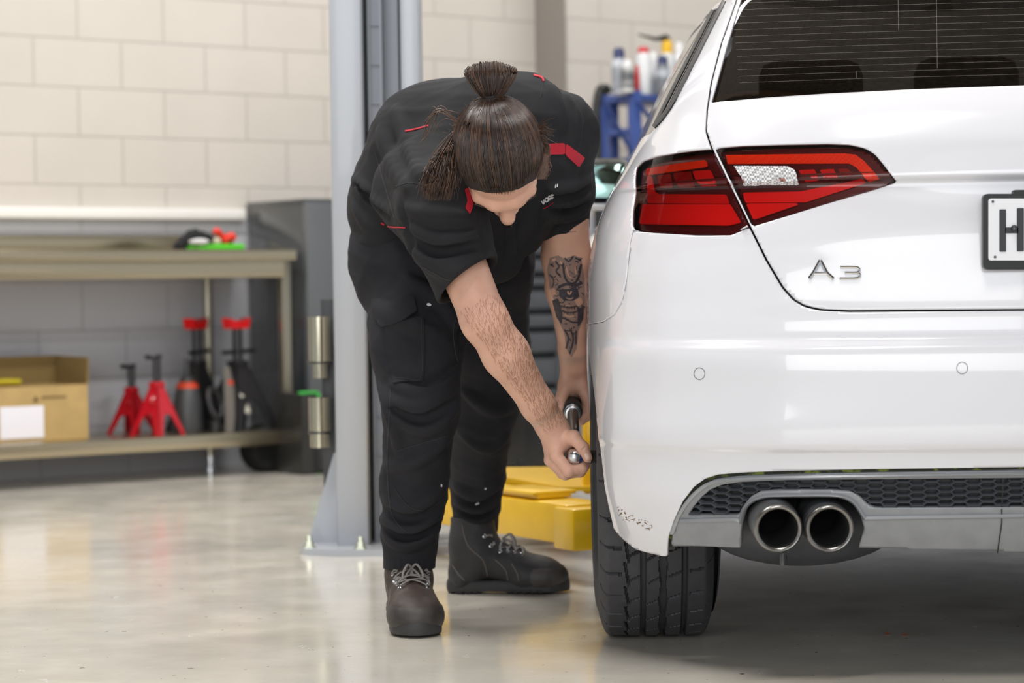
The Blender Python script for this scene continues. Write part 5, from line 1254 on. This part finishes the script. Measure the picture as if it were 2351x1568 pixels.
dt('seam', [('s', [(897, 890), (893, 980), (890, 1080), (900, 1180), (930, 1220)], 1.4)], threadm); dt('seam', [('s', [(912, 1035), (960, 1020), (1030, 1000)], 1.3)], threadm); dt('seam', [('s', [(1060, 690), (1040, 760), (1050, 830)], 1.3)], threadm); dt('seam', [('s', [(905, 1120), (935, 1160), (975, 1172), (1010, 1150)], 1.2)], threadm)
deco('paint_specks', [('p', [(985+6*math.cos(a), 700+4*math.sin(a)) for a in np.linspace(0, 6.28, 8)[:-1]]), ('p', [(1011, 1112), (1014, 1112), (1014, 1119), (1011, 1119)]), ('p', [(1090, 1158), (1099, 1153), (1101, 1157), (1093, 1161)]), ('p', [(1113, 1120), (1117, 1120), (1117, 1124), (1113, 1124)])], wt, .0025, tro, .0008, 'white paint specks', TBV, 2)
# --- boots
leath = mat('boot_leather_brown', '3a2c27', .55, var=.3, vscale=16, bump=.002, bscale=45); leath2 = mat('boot_leather_black', '29282a', .6, var=.25, vscale=18, bump=.002, bscale=55)
solem = mat('boot_sole_rubber', '2f2e2f', .6, var=.15, vscale=12); toem = mat('boot_toe_rubber', '383432', .55, var=.35, vscale=26, bump=.001, bscale=60); lacem = mat('boot_lace_grey', '8f8b88', .85); eyem = mat('boot_eyelet', 'b9bcc2', .2, metal=1)
def boot_parts():
    v = Vol((-.02, -.08, .005), (.32, .08, .20), .0026)
    v.cone((.050, 0, .050), (.060, 0, .12), .045, .043, .03); v.cone((.062, 0, .12), (.066, 0, .185), .043, .047, .03, sq=((1, 0, 0), 1.12))
    v.cone((.09, 0, .085), (.155, 0, .068), .044, .042, .04); v.cone((.155, 0, .066), (.215, 0, .046), .042, .041, .03); v.ell((.236, 0, .040), (.062, .054, .036), None, .03)
    v.cone((.195, -.016, .04), (.24, -.014, .036), .038, .036, .03); v.cone((.195, .016, .04), (.24, .014, .036), .038, .036, .03)
    v.chain([(.035, -.036, .03), (.03, 0, .030), (.035, .036, .03)], [.012]*3, .02)
    v.chain([(.10, 0, .118), (.085, 0, .165)], [.030, .030], .02)
    v.ell((.066, 0, .20), (.048, .040, .03), None, .004, sub=True)
    for x in (.118, .145, .172): v.cone((x, -.02, .125-(x-.118)*.6), (x, .02, .125-(x-.118)*.6), .0035, .0035, .006, True)
    X, Y, Z = v.coords(); v.A = np.maximum(np.maximum(v.A, .016-Z), Z-.185).astype(np.float32)
    return v.mesh(2)
BV_, BF_ = boot_parts(); bb = bvh_of(BV_, BF_)
def foot_w(x):
    return np.interp(x, [-.002, .004, .025, .06, .11, .17, .22, .26, .285, .300, .306], [.0, .024, .040, .042, .037, .050, .060, .056, .042, .022, .0])
def sole_mb():
    b = MB(); xs = np.r_[np.linspace(-.002, .306, 54)]
    ring = [(x, foot_w(x)) for x in xs]+[(x, -foot_w(x)) for x in xs[::-1][1:-1]]
    lv = [(.0, .86), (.006, .93), (.014, .955), (.022, .95), (.030, .925), (.038, .88), (.044, .80)]
    V = []; n = len(ring)
    for li, (z, s_) in enumerate(lv):
        for x, y in ring:
            toe = max(0, (x-.215)/.09); heel = max(0, (.05-x)/.06); arch_ = math.exp(-((x-.115)/.028)**2)
            zz = z
            if li == 0: zz = .011*arch_+ .012*toe**2+(.0055 if int((x+.5)/.0105) % 2 and abs(y) > .01 else 0)
            if li >= 4: zz = .030+(z-.030)*(.25+.9*min(1, toe+heel*.4))
            cx_ = .15; V.append((cx_+(x-cx_)*(1-(1-s_)*.35), y*s_, zz))
    F = [(l*n+i, l*n+(i+1) % n, (l+1)*n+(i+1) % n, (l+1)*n+i) for l in range(len(lv)-1) for i in range(n)]
    F += [tuple(range(n))[::-1]]
    b.add(V, F); return b
def place_boot(T, lm, label, vis):
    m3 = np.array(T.to_3x3()); o3_ = np.array(T.translation)
    def tf(P): return np.asarray(P)@m3.T+o3_
    up = add_mesh('work_boot', tf(BV_), BF_, lm, person, True, label)
    s_ = sole_mb(); V = np.concatenate(s_.V); b = MB(); b.add(tf(V), s_.F); b.build('sole', solem, up, 45, 'rugged rubber sole')
    b = MB(); b.add(tf(BV_), [tuple(f) for f in BF_ if all(BV_[i][0] > .252-.03*(abs(BV_[i][1])/.05)**2 and BV_[i][2] < .064 for i in f)]); Vt = np.concatenate(b.V); cc = tf([[.2, 0, .03]])[0]; b.V = [Vt+(Vt-cc)/np.linalg.norm(Vt-cc, axis=1)[:, None]*.0016]
    used = sorted({i for f in b.F for i in f}); mp = {i: j for j, i in enumerate(used)}; b.V = [b.V[0][used]]; b.F = [tuple(mp[i] for i in f) for f in b.F]
    b.build('toe_cap', toem, up, 45, 'scuffed rubber toe cap')
    def sp(x, y, o=.003):
        p, n, i, d = bb.ray_cast(Vector((x, y, .3)), Vector((0, 0, -1)))
        if p is None: p, n = Vector((x, y, .08)), Vector((0, 0, 1))
        return np.array(p)+np.array(n)*o
    def fp(y, z, o=.003):                      # front of the shaft
        p, n, i, d = bb.ray_cast(Vector((.4, y, z)), Vector((-1, 0, 0))); 
        return (np.array(p)+np.array(n)*o) if p is not None else sp(.12, y, o)
    rows = [(.190, .027), (.172, .030), (.154, .033), (.136, .035)]
    L_ = [sp(x, -y) for x, y in rows]+[fp(-.037, .118), fp(-.039, .142)]; R_ = [sp(x, y) for x, y in rows]+[fp(.037, .118), fp(.039, .142)]
    for i in range(len(L_)-1):
        for A, B2 in ((L_[i], R_[i+1]), (R_[i], L_[i+1])):
            ps = []
            for t_ in np.linspace(0, 1, 9):
                p = A*(1-t_)+B2*t_; p = p+np.array([.0, 0, .004*math.sin(PI*t_)]) 
                q, n, j, dd = bb.find_nearest(Vector(p)); q = np.array(q); n = np.array(n); ps.append(q+n*(.0035+(.002 if A is L_[i] else 0)))
            b = MB(); b.tube(tf(ps), .0028, 6, flat=.55); b.build('lace', lacem, up, 35)
    A = fp(0, .128, .006)
    for s2 in (-1, 1):
        b = MB(); ps = catmull([A, A+np.array([.018, s2*.010, .010]), A+np.array([.030, s2*.022, -.012]), A+np.array([.024, s2*.012, -.034]), A+np.array([.012, s2*.004, -.020]), A], 5); b.tube(tf(ps), .0026, 6); b.build('lace_loop', lacem, up, 35)
        b = MB(); ps = catmull([A, A+np.array([.022, s2*.012, -.010]), A+np.array([.034, s2*.026, -.036]), sp(.17, s2*.034, .004)], 5); b.tube(tf(ps), .0025, 6); b.build('lace_end', lacem, up, 35)
    for P in L_+R_:
        q, n, j, dd = bb.find_nearest(Vector(P)); q = np.array(q); n = np.array(n); side = np.sign(P[1]); q = q+np.array([0, side*.004, 0])
        q2, n2, j, dd = bb.find_nearest(Vector(q)); a = tf([np.array(q2)])[0]; c = tf([np.array(q2)+np.array(n2)*.01])[0]
        b = MB(); b.lathe([(.0022, .0), (.0022, .002), (.0035, .0028), (.0052, .002), (.0056, 0)], along(a, c), 16); b.F = [f for f in b.F if len(f) == 4]; b.build('eyelet', eyem, up, 40, 'metal eyelet')
    # stitched seams on the sides
    for s2 in (-1, 1):
        for seq in ([(.02, .07), (.035, .05), (.05, .035)], [(.045, .17), (.06, .12), (.095, .085), (.105, .045)], [(.125, .085), (.15, .06), (.155, .035)], [(.165, .075), (.18, .05), (.182, .035)]):
            ps = []
            for x, z in catmull([np.array(q) for q in seq], 5):
                p, n, i, d = bb.ray_cast(Vector((x, s2*.2, z)), Vector((0, -s2, 0)))
                if p is not None: ps.append(np.array(p)+np.array(n)*.0006)
            if len(ps) > 3: b = MB(); b.tube(tf(ps), .0009, 5); b.build('stitching', mat('boot_thread', '7a716c', .8) if 'boot_thread' not in MATS else MATS['boot_thread'], up, 35)
    return up
toe = G(962, 1466); heel_d = np.array([-.13, 1, 0]); heel_d /= np.linalg.norm(heel_d); o_ = toe+heel_d*.300
place_boot(frame(o_+np.array([0, 0, 0]), tuple(-heel_d), z=(0, 0, 1)), leath, 'worn brown and black laced work boot pointing at the camera', 0)
toe = G(1306, 1357); toe[1] = 5.86; d_ = np.array([1, -.08, 0]); d_ /= np.linalg.norm(d_); o_ = np.array([W(1306, 1340, 5.86)[0], 5.87, 0])-d_*.300
place_boot(frame(o_, tuple(d_), z=(0, 0, 1)), leath2, 'black laced work boot seen from the side', 0)
# --- hair
def skull_r(d):
    l = HAX@d; return HK_/np.sqrt((l[0]/.099)**2+(l[1]/.081)**2+(l[2]/.099)**2)
HK = w(1127, 229, 4.86)
hc0 = hd(-.008, 0, .010)
v = Vol(hc0-.150, hc0+.150, .0027); v.ell(hc0, (.0985*HK_, .0805*HK_, .0985*HK_), HAX, 0)
v.cone(hd(-.080, -.01, .03), HK+hF*.012, .030, .012, .03)
n = hF*1.0-hU*.30; v.cut(hd(.070, 0, .06), n, .01); v.ell(hd(.090, -.056, .045), (.030, .026, .06), HAX, .012, sub=True); v.ell(hd(.090, .056, .045), (.030, .026, .06), HAX, .012, sub=True)
v.cut(hd(.0, 0, -.075), -hU+hF*.45, .005)
hair = add_mesh('hair', *v.mesh(2), mat('hair_underlayer', '2a1e19', .8, var=.2, vscale=60), person, True, 'long brown hair tied up in a looped bun'); del v
def strands(name, paths, r, m, label=None, tw=3, parent=hair):
    b = MB(); 
    V = []; F = []; n0 = 0
    for P in paths:
        P = np.array(P); T_ = np.gradient(P, axis=0); T_ /= np.linalg.norm(T_, axis=1)[:, None]+1e-9; a = np.cross(T_, [.3, .2, .9]); a /= np.linalg.norm(a, axis=1)[:, None]+1e-9; c = np.cross(T_, a); k = len(P)
        rr = r*np.clip(np.sin(np.linspace(.25, PI-.1, k))*1.3, .25, 1)[:, None]
        for j in range(3):
            an = 2*PI*j/3; V.append(P+rr*(a*math.cos(an)+c*math.sin(an)))
        for i in range(k-1):
            for j in range(3):
                l = (j+1) % 3; F.append((n0+j*k+i, n0+l*k+i, n0+l*k+i+1, n0+j*k+i+1))
        n0 += 3*k
    o = add_mesh(name, np.concatenate(V), F, m, parent, True, label); o['kind'] = 'stuff'; return o
paths = {0: [], 1: []}; dK = (HK-hc0)/np.linalg.norm(HK-hc0)
for i in range(3400):
    a = rng.uniform(-2.35, 2.35); 
    # start on the hairline: front at a=0, ears at +-1.4, nape beyond
    fr = math.cos(a); sd = math.sin(a)
    el = np.interp(abs(a), [0, .35, .6, 1.0, 1.5, 2.35], [.50, .53, .62, .38, .02, -.40])+rng.normal()*.035
    if rng.random() < .5: el += rng.uniform(0, .6)
    d0 = hF*fr*.62+hS*sd*.80+hU*(el); d0 /= np.linalg.norm(d0); m = 14; P = []
    om = math.acos(np.clip(d0@dK, -1, 1)); off = rng.uniform(.001, .0045); wob = rng.normal()*.02
    for t_ in np.linspace(0, 1, m):
        d = (math.sin((1-t_)*om)*d0+math.sin(t_*om)*dK)/math.sin(om); d = d+np.cross(d0, dK)*wob*math.sin(PI*t_); d /= np.linalg.norm(d)
        r = skull_r(d)+off+.002*math.sin(PI*t_); p = hc0+d*r
        if t_ > .72: s_ = (t_-.72)/.28; p = p*(1-s_**1.5)+(HK+rng.normal(size=3)*.003)*s_**1.5
        P.append(p)
    paths[int(rng.random() < .25)].append(P)
strands('hair_strands', paths[0], .00075, hairk); strands('hair_strands', paths[1], .0007, hair2, 'lighter brown strands')
b = MB(); b.blob(HK+np.array([.002, .004, .040]), (.038, .020, .033), nu=24, nv=16); bun = b.build('bun', hairk, hair, True, 'looped bun of brown hair')
P0 = []; P1 = []
for i in range(1100):
    th = rng.uniform(-1, 1); lay = rng.uniform(.82, 1.06); j = rng.normal(size=3)*.0012; dd = -.022*lay
    pts = [HK+j+np.array([th*.004, -.004, 0]), HK+np.array([th*.030, dd*.7, .016]), HK+np.array([th*.050*lay, dd, .046*lay]), HK+np.array([th*.046*lay, dd*.4, .072*lay-.014*th*th]), HK+np.array([th*.040*lay, .018, .062*lay-.014*th*th]), HK+np.array([th*.034, .030, .030]), HK+np.array([th*.006, .016, .002])]
    (P0 if rng.random() < .6 else P1).append(catmull(pts, 4)+j)
strands('bun_strands', P0, .0008, hairk, parent=bun); strands('bun_strands', P1, .0008, hair2, 'lighter brown strands', parent=bun)
b = MB(); a = np.linspace(0, 2*PI, 24, endpoint=False)
for k in range(3): b.tube([HK+np.array([.0165*math.cos(t_)*(1+.08*k), .014*math.sin(t_), .003*math.sin(t_*2+k)+.004*k-.002]) for t_ in a], .003, 8, closed=True)
b.build('hair_tie', mat('hair_tie_black', '101012', .7), hair, 40, 'black hair tie')
PP = {0: [], 1: []}
for i in range(950):
    t0 = rng.random(); st = (1056-12*t0+rng.normal()*4, 286+88*t0); sx = rng.normal()
    mid = (1027-10*t0+sx*10, 342+40*t0); lo_ = (1012+sx*15, 400+rng.normal()*8); en = (1008+sx*15-6, rng.uniform(425, 462)); z0 = 4.87+rng.normal()*.012
    pts = [w(st[0], st[1], 4.88), w(mid[0], mid[1], z0), w(lo_[0], lo_[1], z0-.005+rng.normal()*.008), w(en[0]+rng.normal()*4, en[1], z0+rng.normal()*.01)]
    PP[int(rng.random() < .6)].append(catmull(pts, 5))
for i in range(9):
    y0 = rng.uniform(262, 300); pts = [w(1060, y0, 4.87), w(1015+rng.normal()*8, 262+rng.normal()*10, 4.87), w(985+rng.normal()*12, 290+rng.normal()*18, 4.90)]
    if rng.random() < .4: pts.append(w(972+rng.normal()*6, 340+rng.normal()*20, 4.90))
    PP[1].append(catmull(pts, 5))
strands('loose_ponytail', PP[0], .00085, hairk, 'loose hair hanging beside the ear'); strands('loose_ponytail', PP[1], .0008, hair2, 'loose hair hanging beside the ear')
PP = []
for i in range(420):
    y0 = rng.uniform(300, 350); pts = [w(1236+rng.normal()*3, y0, 4.88), w(1254+rng.normal()*3, y0+30, 4.87), w(1252+rng.normal()*5, y0+52, 4.865), w(1240+rng.normal()*7, min(412, y0+75), 4.865)]; PP.append(catmull(pts, 4))
for i in range(45):
    y0 = rng.uniform(290, 330); a = rng.uniform(-.9, .5); l = rng.uniform(15, 45); pts = [w(1236, y0, 4.87), w(1236+l*.5*math.cos(a), y0+l*.5*math.sin(a)-4, 4.86), w(1236+l*math.cos(a), y0+l*math.sin(a)+rng.normal()*5, 4.85)]; PP.append(catmull(pts, 4))
for i in range(150):
    x0 = rng.uniform(1040, 1240); y0 = 225+abs(x0-1135)**1.6*.06; l = rng.uniform(6, 28); a = math.atan2(-(350-y0), (x0-1140))+rng.normal()*.5; pts = [w(x0, y0+14, 4.86), w(x0+l*.5*math.cos(a), y0+l*.5*math.sin(a)*-1*-1, 4.85), w(x0+l*math.cos(a), y0+l*math.sin(a), 4.85)]; PP.append(catmull(pts, 3))
strands('stray_hairs', PP, .00045, hair2)
# eyebrows
HB_ = bvh_of(*HEADM); eb = []
for s_ in (-1, 1):
    for i in range(60):
        t_ = rng.random(); p = hd(.0965-.012*t_*t_, s_*(.014+.036*t_), .004+rng.normal()*.002); eb.append([p, p+hS*s_*.006+hU*.001, p+hS*s_*.010])
strands('eyebrows', eb, .0004, hairk, parent=person)
# --- tattoo on the forearm, hair on the other forearm
ink = mat('tattoo_ink', '38323a', .55, sss=.1, var=.3, vscale=50); ink2 = mat('tattoo_shade', '8b746c', .5, sss=.15, var=.25, vscale=60, col2='9b7c70'); ink3 = mat('tattoo_light', 'c79b86', .5, sss=.2)
tt = None
def tatt(name, items, m, off, label=None, parent=None): return deco(name, items, m, off, parent or person, .0, label, BODYB, 3)
tt = tatt('tattoo', [('p', [(1262, 592), (1282, 586), (1296, 594), (1318, 586), (1334, 592), (1342, 640), (1343, 690), (1340, 730), (1328, 760), (1324, 800), (1312, 822), (1300, 800), (1296, 765), (1284, 740), (1276, 700), (1262, 660), (1256, 620)])], ink2, .0004, 'grey shaded figure tattoo on the forearm')
if tt:
    tatt('tattoo_lines', [('s', [(1293, 604), (1296, 632), (1305, 648), (1318, 650), (1328, 636), (1334, 606)], 5), ('s', [(1282, 660), (1300, 652), (1320, 655), (1336, 648)], 7), ('p', [(1284, 664), (1326, 662), (1330, 680), (1318, 690), (1296, 690), (1284, 680)]),
        ('s', [(1276, 600), (1284, 612), (1277, 622), (1287, 634)], 4), ('s', [(1296, 592), (1306, 600), (1316, 588)], 4), ('s', [(1320, 592), (1334, 598)], 4), ('s', [(1283, 700), (1305, 706), (1330, 700)], 3), ('s', [(1285, 712), (1308, 718), (1332, 712)], 3), ('s', [(1282, 726), (1300, 732), (1316, 740), (1334, 738)], 4),
        ('p', [(1268, 690), (1282, 684), (1292, 720), (1290, 745), (1278, 728)]), ('p', [(1326, 708), (1340, 704), (1338, 734), (1326, 752)]), ('s', [(1296, 756), (1305, 775), (1300, 800)], 4), ('s', [(1310, 756), (1316, 780), (1308, 812)], 4), ('s', [(1322, 760), (1322, 790)], 3), ('s', [(1262, 630), (1272, 644), (1268, 660)], 3), ('s', [(1264, 606), (1272, 612)], 4)], ink, .0008, 'dark lines of the tattoo', tt)
    rt_ = np.random.default_rng(4); TP = [(1264, 596), (1334, 594), (1340, 640), (1340, 730), (1322, 795), (1312, 815), (1300, 790), (1276, 700), (1262, 650)]
    items = []
    for i in range(150):
        x, y = rt_.uniform(1260, 1342), rt_.uniform(592, 815); a = rt_.uniform(0, 6.28); l = rt_.uniform(4, 11)
        if poly_sd(TP, np.array([x]), np.array([y]))[0] < -3: items.append(('s', [(x, y), (x+l*.5*math.cos(a), y+l*.5*math.sin(a)), (x+l*math.cos(a+.8), y+l*math.sin(a+.8))], rt_.uniform(1.2, 3.2)))
    o = tatt('tattoo_texture', items, ink, .0006, 'fine dark tattoo shading', tt); o['kind'] = 'stuff'
    o = tatt('tattoo_highlights', [('s', [(1303, 668), (1307, 676), (1312, 668)], 3), ('s', [(1300, 683), (1308, 686), (1316, 683)], 2), ('s', [(1300, 612), (1304, 630), (1312, 638)], 3), ('s', [(1320, 612), (1322, 630)], 3), ('p', [(1318, 688), (1334, 682), (1338, 696), (1326, 704)]), ('s', [(1268, 598), (1276, 594)], 5), ('s', [(1286, 600), (1290, 606)], 5), ('p', [(1264, 664), (1274, 660), (1278, 676), (1268, 680)]), ('s', [(1296, 722), (1308, 726), (1318, 724)], 4), ('s', [(1298, 700), (1310, 702)], 2)], ink3, .0012, 'pale highlights of the tattoo', tt); o['kind'] = 'stuff'
b = MB(); hm = mat('arm_hair', 'a97c62', .6)
for i in range(950):
    t_ = rng.random()**.9; u = rng.uniform(-1, 1); cx = 1085+185*t_+10; cy = 690+285*t_; hw_ = 47-14*t_; x = cx+u*hw_*.84; y = cy-u*hw_*.5; l = rng.uniform(7, 14); a = 1.15+rng.normal()*.22+u*.25
    stroke(b, BODYB, [(x, y), (x+l*.5*math.cos(a)-1, y+l*.5*math.sin(a)), (x+l*math.cos(a+.25), y+l*math.sin(a+.25))], (.8, .3), .0005, None, 5)
if b.V: o = b.build('arm_hair', hm, person, False); o['kind'] = 'stuff'
# --- torque wrench
wr = empty('torque_wrench', w(1330, 1048, 5.045), 'steel torque wrench with black grip held in both hands at the wheel', 'wrench')
hx0, hx1 = w(1303, 1047, 5.022), w(1354, 1049, 5.035)
steelb = mat('wrench_satin_steel', 'd0d2d6', .22, metal=1); steeld = mat('wrench_dark_steel', '5c5650', .35, metal=1)
T = along(hx0, hx1); L_ = np.linalg.norm(hx1-hx0)
b = MB(); b.lathe([(0, 0), (.009, .001), (.0145, .005), (.0168, .011), (.0168, .022), (.0150, .0225), (0, .0225)], T, 36); b.build('ratchet_head', steelb, wr, 40, 'satin silver ratchet head')
b = MB(); b.lathe([(.0148, .0225), (.0148, .026), (.013, .026), (.013, .030), (0, .03)], T, 32); b.build('head_ring', mat('ring_blue', '1f2f6a', .3), wr, 40, 'dark blue ring')
b = MB(); b.lathe([(0, .0285), (.0145, .029), (.0145, L_), (0, L_)], T, 32); b.build('drive_collar', steelb, wr, 35)
s1 = w(1377, 1048, 5.05); T2 = along(hx1, s1); b = MB(); b.lathe([(0, 0), (.0135, 0), (.0142, .003), (.0142, np.linalg.norm(s1-hx1)), (0, np.linalg.norm(s1-hx1))], T2, 28); b.build('socket', mat('impact_socket', '453f3a', .5, metal=.6, var=.2, vscale=60), wr, 35, 'dark impact socket')
g0, g1, g2 = w(1319, 1030, 5.075), w(1315, 945, 5.42), w(1313.5, 908, 5.61)
b = MB(); b.tube([g0, g0*.5+g1*.5, g1], [.0125, .0125, .0130], 20); b.build('shaft', steeld, wr, 40, 'dark steel shaft')
ax_ = (g1-g0)/np.linalg.norm(g1-g0); b = MB(); T = along(g1-ax_*.022, g1); b.lathe([(.0130, 0), (.0165, .001), (.0175, .004), (.0175, .012), (.0195, .013), (.0195, .022), (0, .022)], T, 32); b.build('adjuster_collar', steelb, wr, 40, 'bright adjusting collar')
b = MB(); T = along(g1, g2); L_ = np.linalg.norm(g2-g1); b.lathe([(.0185, -.002), (.0215, -.002), (.0225, .004), (.0205, .012), (.020, L_-.01), (.016, L_), (0, L_)], T, 32); b.F = [f for f in b.F if len(f) == 4]; b.build('grip', mat('grip_rubber', '141416', .6), wr, 40, 'black rubber grip')
